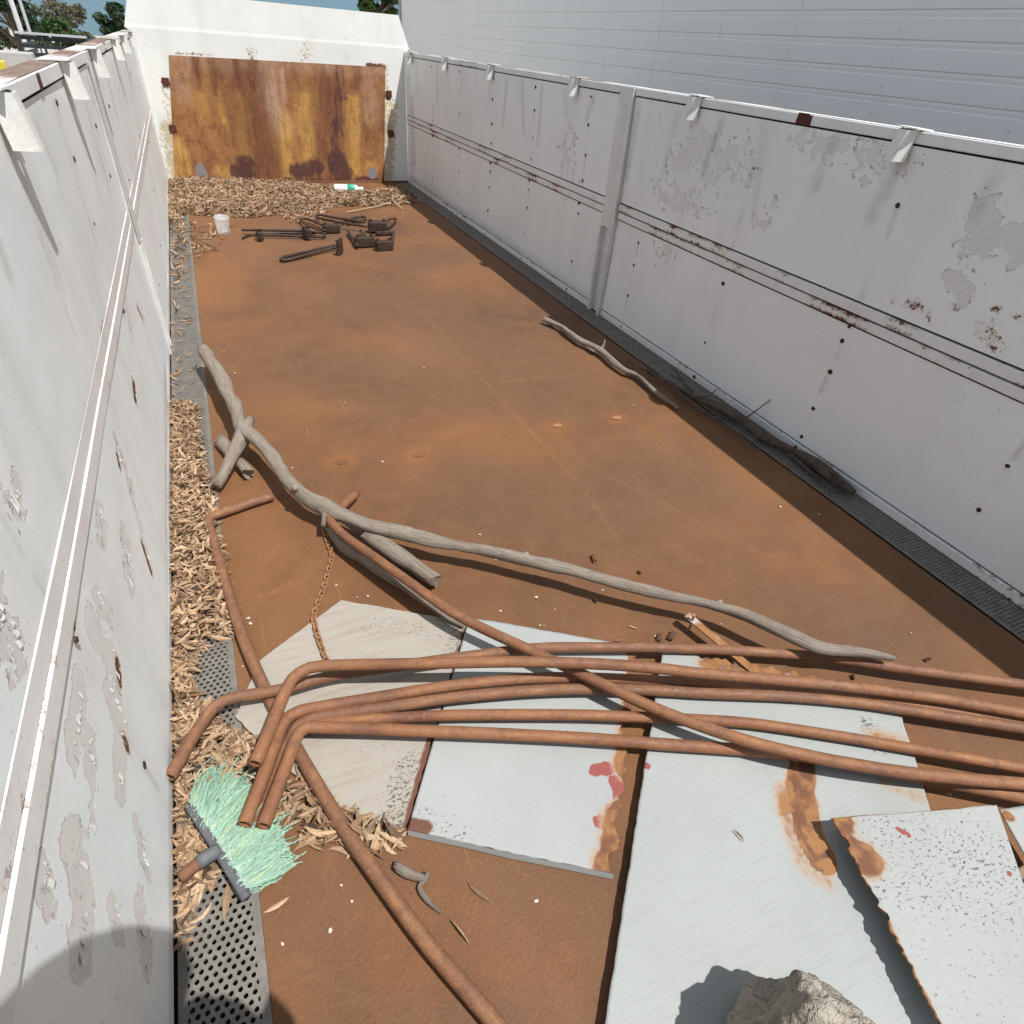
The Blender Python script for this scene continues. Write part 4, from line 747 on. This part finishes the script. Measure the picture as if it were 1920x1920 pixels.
ubolt([(562,412,.03),(580,424,.03),(607,432,.03),(612,428,.03),(600,420,.03),(574,410,.03),(562,412,.03)], .010, ((621,428,.035), (.13,.07,.06), .1), 'small dark U-bolt standing behind the long leftmost pair')
ubolt([(688,425,.05),(640,417,.05),(600,409,.05),(593,406,.045),(600,403,.04),(640,410,.04),(684,417,.04)], .010, ((708,424,.05), (.15,.09,.075), -.1), 'dark U-bolt with a heavy block at its right end, rearmost')
ubolt([(640,418,.025),(668,407,.02),(684,407,.02),(682,412,.02),(650,420,.02)], .010, None, 'short bare U-bolt loop lying across the rearmost one')
ubolt([(716,425,.03),(728,412,.03),(740,410,.03),(742,414,.03),(728,427,.03)], .010, None, 'short dark loop leaning on the heavy block')
ubolt([(652,433,.03),(663,449,.03),(670,461,.03)], .012, ((684,453,.04), (.15,.06,.07), .05), 'dark U-bolt half with a square clamp, right of centre')
ubolt([(676,432,.03),(688,446,.03),(693,452,.03)], .011, ((720,460,.035), (.13,.06,.07), .1), 'square dark clamp with twin studs nearest the right wall')
ubolt([(738,436,.03),(737,448,.03),(736,458,.03)], .011, ((722,437,.02), (.16,.03,.03), .05), 'thin dark bolt standing behind the square clamp', False)
ubolt([(640,462,.025),(600,471,.02),(545,486,.015),(530,488,.015),(527,485,.015),(540,480,.015),(590,468,.018),(628,460,.025)], .011, ((637,464,.05), (.09,.02,.085), 1.0), 'long dark U-bolt lying alone, nearest the viewer')

# ------------------------------------------------------------------ plastic cup and bottle
def lathe(name, prof, mat, parent=None, n=24, smooth=True):
    V = [(r*math.cos(2*math.pi*k/n), r*math.sin(2*math.pi*k/n), z) for r, z in prof for k in range(n)]; m_ = len(prof)
    F = [[j*n+k, j*n+(k+1) % n, (j+1)*n+(k+1) % n, (j+1)*n+k] for j in range(m_-1) for k in range(n)]+[[k for k in range(n)][::-1], [(m_-1)*n+k for k in range(n)]]
    return mesh(name, V, F, mat, parent, smooth=smooth)
mc = M('clear_plastic'); mCup = mc.done((.90,.91,.92), .15, None, 0, .5); mCup.node_tree.nodes['Principled BSDF'].inputs['Alpha'].default_value = .26
p = P(420, 438); cup = lathe('plastic_cup', [(.044,.001),(.046,.006),(.054,.115),(.057,.118),(.055,.120),(.052,.117),(.044,.009),(.005,.006)], mCup); cup.location = (p[0], p[1], 0); tag(cup, 'clear plastic cup standing among loose pods by the left strip', 'cup')
cup.rotation_euler = (.12, .05, 0); cup.location.z = .004
mBw = m_plain('white_bottle_plastic', (.80,.82,.76), (.74,.76,.70), 8, .4, .05); mBg = m_plain('green_label', (.06,.42,.26), (.05,.36,.22), 8, .45, .05)
p = P(652, 354, .060); bo = lathe('plastic_bottle', [(.036,0),(.040,.006),(.040,.13),(.038,.20),(.030,.225),(.016,.238),(.015,.250)], mBw); lathe('label_band', [(.0408,.128),(.0408,.195),(.0390,.199)], mBg, bo); lathe('cap', [(.019,.245),(.019,.275),(.012,.285)], mBw, bo)
bo.location = (p[0]-.13, p[1]+.02, .060); bo.rotation_euler = (0, math.pi/2, -.12); tag(bo, 'white plastic bottle with green label lying on the seed pods', 'bottle')

# ------------------------------------------------------------------ broom head
mBar = m_plain('grey_broom_plastic', (.085,.09,.10), (.15,.15,.155), 30, .65, .4); mBr = m_tint('green_bristle', (1,1,1), .5); mStub = m_plain('brown_handle_stub', (.16,.075,.04), (.21,.10,.055), 30, .8, .5)
bar = spline([P(*q) for q in [(354,1510,.045),(380,1548,.046),(405,1588,.046),(432,1632,.045),(463,1684,.042)]], .01); bc = bar.mean(0); bc[2] = 0
brm = empty('broom_head', bc); tag(brm, 'broom head with grey bar and pale green bristles under the pipe ends', 'broom')
V, F, UV = tube_data(bar-bc, .0095, 10, True); V[:, 2] = (V[:, 2]-.045)*.8+.045; mesh('bar', V, F, mBar, brm, smooth=True)
tube('socket', spline([P(412,1592,.050)-bc, P(395,1603,.052)-bc, P(372,1618,.052)-bc], .01), .0135, mBar, brm, 12)
tube('handle_stub', spline([P(374,1617,.052)-bc, P(355,1632,.050)-bc, P(338,1646,.048)-bc], .01), .0115, mStub, brm, 12)
tip = spline([P(*q) for q in [(398,1438,.03),(440,1452,.03),(480,1478,.03),(515,1530,.03),(535,1565,.03),(553,1612,.03),(500,1668,.03)]][:6], .01); rb = np.random.default_rng(5)
Vs, Fs, Cs = [], [], []; nb_ = 2300; tuft = 20
for i in range(nb_):
    s_ = (rb.integers(tuft)+.5)/tuft; base = bar[int(s_*.94*(len(bar)-1)+.03*len(bar))]+rb.normal(0, .0022, 3)+[0, 0, .002]
    u = np.clip(s_+rb.normal(0, .13), 0, 1); e = tip[int(u*(len(tip)-1))]; k = rb.uniform(.55, 1.0)+(rb.random() < .05)*.3; e = base+(e-base)*k; e[2] = rb.uniform(.006, .045)
    mid = (base+e)/2+rb.normal(0, .016, 3)*[1, 1, .4]+[0, 0, .004]; mid[2] = max(mid[2], .008); r = .0009; a = (e-base); sd = np.cross(a, (0,0,1)); sd /= np.linalg.norm(sd)+1e-9
    t_ = np.linspace(0, 1, 5)[:, None]; q = base*(1-t_)**2+mid*2*t_*(1-t_)+e*t_**2; b = len(Vs)
    for c in q: Vs += [c+sd*r, c-sd*r*.5+np.array([0,0,r]), c-sd*r*.5-np.array([0,0,r])]
    for j in range(4):
        for m_ in range(3): Fs.append([b+j*3+m_, b+j*3+(m_+1) % 3, b+j*3+3+(m_+1) % 3, b+j*3+3+m_])
    g_ = rb.uniform(.6, 1.2); col = np.array((.25,.42,.32))*g_ if rb.random() > .2 else np.array((.34,.44,.27))*g_
    for c, t in zip(q, np.linspace(0, 1, 5)): w = (.45*max(0, 1-t*4)); cc = col*(1-w)+np.array((.45,.56,.50))*w; Cs += [(*cc, 1)]*3
bo_ = mesh('bristles', np.array(Vs)-bc, Fs, mBr, brm, cols=Cs); bo_['kind'] = 'stuff'

# ------------------------------------------------------------------ rocks
ms = M('fissured_grey_stone'); n1 = ms.noise(14, 8, .7); n2 = ms.noise(60, 6, .75); cr = ms.voro(16, ms.co(scale=(1, .7, 1.3)), 'DISTANCE_TO_EDGE')
c = ms.mix(ms.thr(n1, .3, .7), (.27,.235,.19), (.40,.36,.295)); c = ms.mix(ms.thr(n2, .5, .75, 0, .6), c, (.14,.12,.10)); c = ms.mix(ms.thr(cr, .03, .0, 0, .5), c, (.12,.10,.08))
mStone = ms.done(c, .9, ms.bump(ms.math('ADD', n1, ms.math('MULTIPLY', n2, .7)), 1, .02), spec=.15)
def rock(loc, rad, label, seed, name='rock'):
    bm = bmesh.new(); bmesh.ops.create_icosphere(bm, subdivisions=5, radius=1); r = Vector((seed*3.1, seed*1.7, seed*.9)); from mathutils import noise as mn
    cuts = [Vector(v).normalized() for v in ((.6,.3,.8),(-.7,.2,.6),(.1,-.9,.5),(.8,-.4,.1),(-.3,.8,.5),(-.2,-.5,.9),(-.9,-.4,-.1),(.5,.9,.0))]
    for v in bm.verts:
        n = v.co.normalized(); k = 1.0
        for i, cn in enumerate(cuts): k = min(k, (.78+.10*((i*seed*7) % 5)/5)/max(n.dot(cn), .05))
        k *= 1+.16*mn.fractal(n*1.6+r, .9, 2.1, 4)+.07*mn.ridged_multi_fractal(n*3+r, .8, 2.2, 4, 1.0, 2.0)*.6+.02*mn.noise(n*14+r)
        v.co = n*k; v.co.x *= rad[0]; v.co.y *= rad[1]; v.co.z *= rad[2]
    z0 = min(v.co.z for v in bm.verts)
    for v in bm.verts: v.co.z = max(v.co.z, -.55*rad[2])+.55*rad[2]
    me = bpy.data.meshes.new(name); bm.to_mesh(me); bm.free(); me.polygons.foreach_set('use_smooth', [True]*len(me.polygons)); me.materials.append(mStone)
    o = bpy.data.objects.new(name, me); link(o); o.location = loc; return tag(o, label, 'rock', 'rocks at the front of the bed')
rock((.885, .0, .027), (.105, .098, .150), 'large fissured grey-brown rock resting on the ribbed white sheet', 2)
rock((.775, -.01, .027), (.055, .06, .075), 'small pale rock at the left foot of the large one', 5)

# ------------------------------------------------------------------ beyond the trailer: ribbed metal-clad box, trees, pole, slatted cart
mShed = M('pale_ribbed_cladding'); sn = mShed.noise(.9, 5, .6); sv = mShed.noise(2.5, 5, .6, mShed.co(scale=(1, 1.5, .3))); sf = mShed.noise(40, 4, .7)
cs = mShed.mix(mShed.thr(sn, .35, .7), (.90,.90,.88), (.93,.925,.90)); cs = mShed.mix(mShed.thr(sv, .5, .75, 0, .4), cs, (.90,.89,.86)); cs = mShed.mix(mShed.thr(sf, .6, .8, 0, .3), cs, (.72,.72,.71))
mShed = mShed.done(cs, .45, mShed.bump(sn, .3, .02), .0, .4)
SX = 4.8; syaw = math.radians(3.8)
shed = empty('clad_building', (SX, 0, ground_z(0))); tag(shed, 'pale grey metal-clad building with horizontal ribs beyond the right wall', 'building')
bz = ground_z(0); LY0, LY1 = -6.0, 16.1; zb0 = bz
zs = np.arange(-1.85, 5.0, .157)+1.309-.157*8+.02; pro = None
for k, z in enumerate(zs):
    V = []; prof = [(.0, 0), (.0, .108), (.0045, .115), (.002, .136), (.0045, .150), (.0, .156)]
    for y in (LY0, LY1):
        for d, h in prof: V.append((d, y, h))
    n = len(prof)
    if pro is None: o = mesh('cladding_board', V, [[i, n+i, n+i+1, i+1] for i in range(n-1)], mShed, shed); pro = o.data
    else: o = bpy.data.objects.new('cladding_board', pro); link(o, shed)
    o.location = (0, 0, z-bz)
top = zs[-1]+.157
MB().box(.014, 7, LY0, LY1-.01, 0, top-bz).build('wall_core', mShed, shed); MB().box(-.25, 7.3, LY0-.2, LY1+.2, top-bz, top-bz+.12).build('roof', mShed, shed)
mTrim = m_plain('grey_trim', (.34,.37,.40), (.40,.42,.44), 6, .5, .1); MB().box(-.03, .06, LY1-.06, LY1+.04, 0, top-bz-.001).build('corner_trim', mTrim, shed)
rv = MB(); 
for y in (3.71, 4.68, 5.60, 6.55, 7.56, 8.6, 9.6, 10.6, 11.6, 12.6, 13.6, 14.6, 2.7, 1.7):
    MB().box(-.0018, .003, y-.003, y+.003, 0, top-bz-.001).build('lap_seam', mShed, shed)
    for k in range(len(zs)): rv.tube([(-.007, y+.012, zs[k]-bz+.05), (.002, y+.012, zs[k]-bz+.05)], .003, 6)
rv.build('rivets', mTrim, shed)['kind'] = 'stuff'

def at_px(px, py, y): return on(px, py, 1, y)
mBark = m_plain('tree_bark', (.10,.075,.055), (.16,.125,.09), 3, .9, .6)
LEAF = [m_leaf('dark_tree_leaf', (.018,.040,.016), (.035,.070,.024)), m_leaf('dry_tree_leaf', (.09,.095,.055), (.15,.135,.085)), m_leaf('mid_tree_leaf', (.035,.075,.02), (.06,.115,.03)), m_leaf('bright_tree_leaf', (.05,.11,.025), (.09,.16,.04))]
def tree(base, h, rx, rz, leaf, label, n=2600, leafsize=.22, clear=.35, seed=1, group='trees beyond the trailer', clumps=26, name='tree'):
    r = np.random.default_rng(seed); o = empty(name, base); tag(o, label, 'tree', group)
    MBt = MB(); th = h*clear; lean = r.normal(0, .04*h, 2)
    MBt.tube(spline([(0,0,-.3), (lean[0]*.3, lean[1]*.3, th*.5), (lean[0]*.6, lean[1]*.6, th), (lean[0], lean[1], h*.8)], h*.06), np.linspace(h*.032, h*.012, len(spline([(0,0,-.3), (lean[0]*.3, lean[1]*.3, th*.5), (lean[0]*.6, lean[1]*.6, th), (lean[0], lean[1], h*.8)], h*.06))), 8)
    C = []
    while len(C) < clumps:
        v = r.normal(0, 1, 3); v /= np.linalg.norm(v); q = v*r.uniform(.35, 1.0)**.6*np.array([rx, rx, rz]); c = np.array([lean[0], lean[1], th+rz*.95])+q; C.append((c, r.uniform(.18, .34)*rx))
    for c, k in C[:12]:
        s0 = np.array([lean[0]*.6, lean[1]*.6, th*r.uniform(.8, 1.1)]); m_ = (s0+c)/2+[0, 0, -.1*rz]; q = spline([s0, m_, c], h*.06); MBt.tube(q, np.linspace(h*.014, h*.004, len(q)), 6)
    MBt.build('trunk', mBark, o, smooth=True)
    ci = r.integers(len(C), size=n); cc = np.array([C[i][0] for i in ci]); kk = np.array([C[i][1] for i in ci]); d = r.normal(0, 1, (n, 3)); d /= np.linalg.norm(d, axis=1)[:, None]; pos = cc+d*(kk*r.random(n)**.45)[:, None]*[1, 1, .7]
    a = r.normal(0, 1, (n, 3)); a /= np.linalg.norm(a, axis=1)[:, None]; b = np.cross(a, r.normal(0, 1, (n, 3))); b /= np.linalg.norm(b, axis=1)[:, None]; L = leafsize*r.uniform(.6, 1.3, n)[:, None]
    V = np.stack([pos-a*L, pos+b*L*.45, pos+a*L, pos-b*L*.45], 1).reshape(-1, 3); F = np.arange(4*n).reshape(-1, 4).tolist()
    mesh('crown', V, F, leaf, o); return o
def plant(px, py_base, dist):     # a point of the yard along a sight line
    d = at_px(px, py_base, dist); return (d[0], dist, ground_z(dist))
def mpp(px, py, dist):            # metres per photo pixel there
    q = at_px(px, py, dist)-CAM; return float(q @ (RM @ np.array([0, 0, -1.0])))/FPX
def tree_seen(px, py, w, h, dist, leaf, label, n, ls, seed, group='trees beyond the trailer', clumps=26, name='tree'):
    c = at_px(px, py, dist); k = mpp(px, py, dist); gz = ground_z(dist); rx, rz = w*k/2, h*k/2; H = (c[2]-gz)+rz; th = (c[2]-gz)-rz*.95
    return tree((c[0], dist, gz), H, rx, rz, leaf, label, n, ls, max(th, .15)/H, seed, group, clumps, name)
tree_seen(5, -5, 135, 95, 34, LEAF[0], 'dark leafy tree at the far left behind the white pole', 3200, .13, 1)
tree_seen(112, 24, 85, 44, 62, LEAF[1], 'sparse dry flat-crowned tree in the middle distance', 1500, .15, 2, clumps=34)
tree_seen(98, 62, 66, 44, 44, LEAF[2], 'round green bush tree above the black slatted cart', 2600, .12, 3)
tree_seen(222, 38, 66, 52, 30, LEAF[0], 'dark green tree beside the headboard top corner', 2600, .10, 4)
tree_seen(703, 0, 90, 56, 30, LEAF[3], 'bright green tree showing between headboard and grey building', 5000, .12, 6)
for i, (px, dist, w, h, lab) in enumerate([(-30, 90, 110, 44, 'low dull bush at the far left edge of the yard'), (25, 85, 60, 36, 'low dry bush behind the white pole'), (70, 95, 50, 30, 'low dull bush behind the black slatted cart'), (150, 120, 60, 18, 'small low bush on the horizon right of the cart'), (-90, 80, 90, 60, 'tall dull bush beyond the left wall')]):
    tree_seen(px, 72-h*.15, w, h, dist, LEAF[1 if i % 2 else 2], lab, 1300, .22, 20+i, 'low bushes at the edge of the yard', 18, 'bush')
# poles
mPole = m_plain('white_pole_paint', (.70,.71,.70), (.62,.63,.62), 3, .5, .1); mPg = m_plain('grey_pole_steel', (.42,.45,.47), (.48,.50,.52), 3, .5, .1)
for px, dist, r, hh, mt, lab in ((42, 21, .055, 9.0, mPole, 'thick white pole standing at the far left of the yard'), (58, 26, .045, 9.5, mPg, 'slimmer grey pole right behind the white one')):
    b = plant(px, 66, dist); k = MB(); k.tube([(0,0,0), (0,0,hh)], [r, r*.8], 14); k.tube([(0,0,0), (0,0,.12)], [r*2.2, r*1.8], 14)
    o = k.build('yard_pole', mt, smooth=False); o.location = b; tag(o, lab, 'pole')
# black slatted cart
mBlk = m_plain('black_cart_steel', (.022,.024,.028), (.035,.037,.042), 6, .5, .1)
b = plant(101, 80, 18.5); ct = empty('slatted_cart', b); tag(ct, 'black slat-sided cart parked beyond the left wall', 'cart'); W2, L2 = .60, 1.9
zt = at_px(101, 70, 18.5)[2]-b[2]; zb = zt-.75
for k in range(6):
    z = zb+k*.75/5.5
    for nm, args in (('slat', (-W2, W2, -.015, .015, z, z+.065)), ('slat', (-W2-.02, -W2+.01, .02, L2, z, z+.065)), ('slat', (W2-.01, W2+.02, .02, L2, z, z+.065))): MB().box(*args).build(nm, mBlk, ct)
for x in (-W2, -.2, W2-.04): MB().box(x, x+.04, -.055, -.018, zb-.1, zt+.02).build('stake', mBlk, ct)
MB().box(-W2, W2, -.05, L2+.02, zb-.14, zb-.04).build('bed', mBlk, ct); MB().box(-W2-.03, W2+.03, -.07, -.02, zt+.021, zt+.06).build('top_bar', mPg, ct)
for sx in (-1, 1):
    for y in (.5, 1.6):
        k = MB(); k.tube([(sx*(W2-.12), y, .36), (sx*(W2+.08), y, .36)], .36, 20); k.build('wheel', mBlk, ct)
mConc = m_plain('pale_concrete', (.42,.41,.39), (.5,.49,.46), 3, .9, .3); mYel = m_plain('yellow_paint', (.60,.46,.05), (.66,.52,.10), 5, .6, .1)
b = plant(34, 112, 14); o = MB().box(-.22, .22, -.15, .15, 0, at_px(34, 97, 14)[2]-b[2]).build('concrete_block', mConc, None, .02); o.location = b; tag(o, 'pale concrete block in the yard left of the cart', 'block')
b = plant(3, 118, 13); o = MB().box(-.05, .05, -.05, .05, 0, at_px(3, 113, 13)[2]-b[2]).build('kerb_block', mYel, None, .02); o.location = b; tag(o, 'yellow painted block at the far left beyond the wall', 'block')

# ------------------------------------------------------------------ the person standing behind the camera, whose shadow falls on the left wall
mSk = m_plain('skin', (.30,.17,.11), (.34,.20,.13), 20, .6, .1); mCl = m_plain('dark_work_clothes', (.05,.06,.09), (.07,.08,.11), 12, .9, .3)
def person(loc):
    J = {'pel': (0,0,.84,.12), 'sp': (0,-.01,1.03,.12), 'ch': (0,-.02,1.20,.13), 'nk': (0,.0,1.36,.052), 'hd': (0,.03,1.47,.083), 'top': (0,.02,1.56,.072),
         'ls': (-.15,-.02,1.27,.055), 'le': (-.18,-.06,1.05,.040), 'lw': (-.10,.07,1.16,.030), 'lh': (-.06,.095,1.20,.024), 'rs': (.15,-.02,1.27,.055), 're': (.17,-.07,1.05,.040), 'rw': (.09,.07,1.16,.030), 'rh': (.05,.095,1.20,.024),
         'lp': (-.09,0,.80,.085), 'lk': (-.10,.02,.45,.06), 'la': (-.10,0,.08,.042), 'lt': (-.10,.12,.035,.034), 'rp': (.09,0,.80,.085), 'rk': (.10,.02,.45,.06), 'ra': (.10,0,.08,.042), 'rt': (.10,.12,.035,.034)}
    E = [('pel','sp'),('sp','ch'),('ch','nk'),('nk','hd'),('hd','top'),('ch','ls'),('ls','le'),('le','lw'),('lw','lh'),('ch','rs'),('rs','re'),('re','rw'),('rw','rh'),('pel','lp'),('lp','lk'),('lk','la'),('la','lt'),('pel','rp'),('rp','rk'),('rk','ra'),('ra','rt')]
    k = list(J); me = bpy.data.meshes.new('person'); me.from_pydata([J[n][:3] for n in k], [(k.index(a), k.index(b)) for a, b in E], []); o = bpy.data.objects.new('person', me); link(o); o.location = loc
    md = o.modifiers.new('skin', 'SKIN'); md.use_smooth_shade = True
    for n, v in zip(k, me.skin_vertices[0].data): v.radius = (J[n][3], J[n][3]); v.use_root = n == 'pel'
    o.modifiers.new('smooth', 'SUBSURF').levels = 2; me.materials.append(mCl)
    b = MB(); b.add(*(lambda V, F: (V, F))(*tube_data([(0,.03,1.500), (0,.03,1.506), (0,.03,1.508), (0,.028,1.55), (0,.025,1.59), (0,.02,1.605)], [.05,.112,.104,.100,.085,.02], 14)[:2])); b.build('hat', mCl, o, smooth=True)
    for sx in (-1, 1):
        h = MB()
        for k_, (dz, L) in enumerate(((0, .060), (.011, .066), (.022, .062), (.032, .05))): h.tube([(sx*.055-.005, .090, 1.190+dz*.5), (sx*.062-.005, .104, 1.198+dz*.5), (sx*(.062-L*.5)-.005, .106, 1.204+dz*.5)], [.008,.0075,.006], 6)
        h.tube([(sx*.055-.005, .088, 1.205), (sx*.03-.005, .080, 1.218)], [.009, .007], 6)
        h.build('hand', mSk, o, smooth=True)['kind'] = 'stuff'
    return tag(o, 'person in dark clothes behind the viewpoint, known only by a shadow on the left wall', 'person')
person((.285, -.13, .003)).scale = (.9, .9, .9)
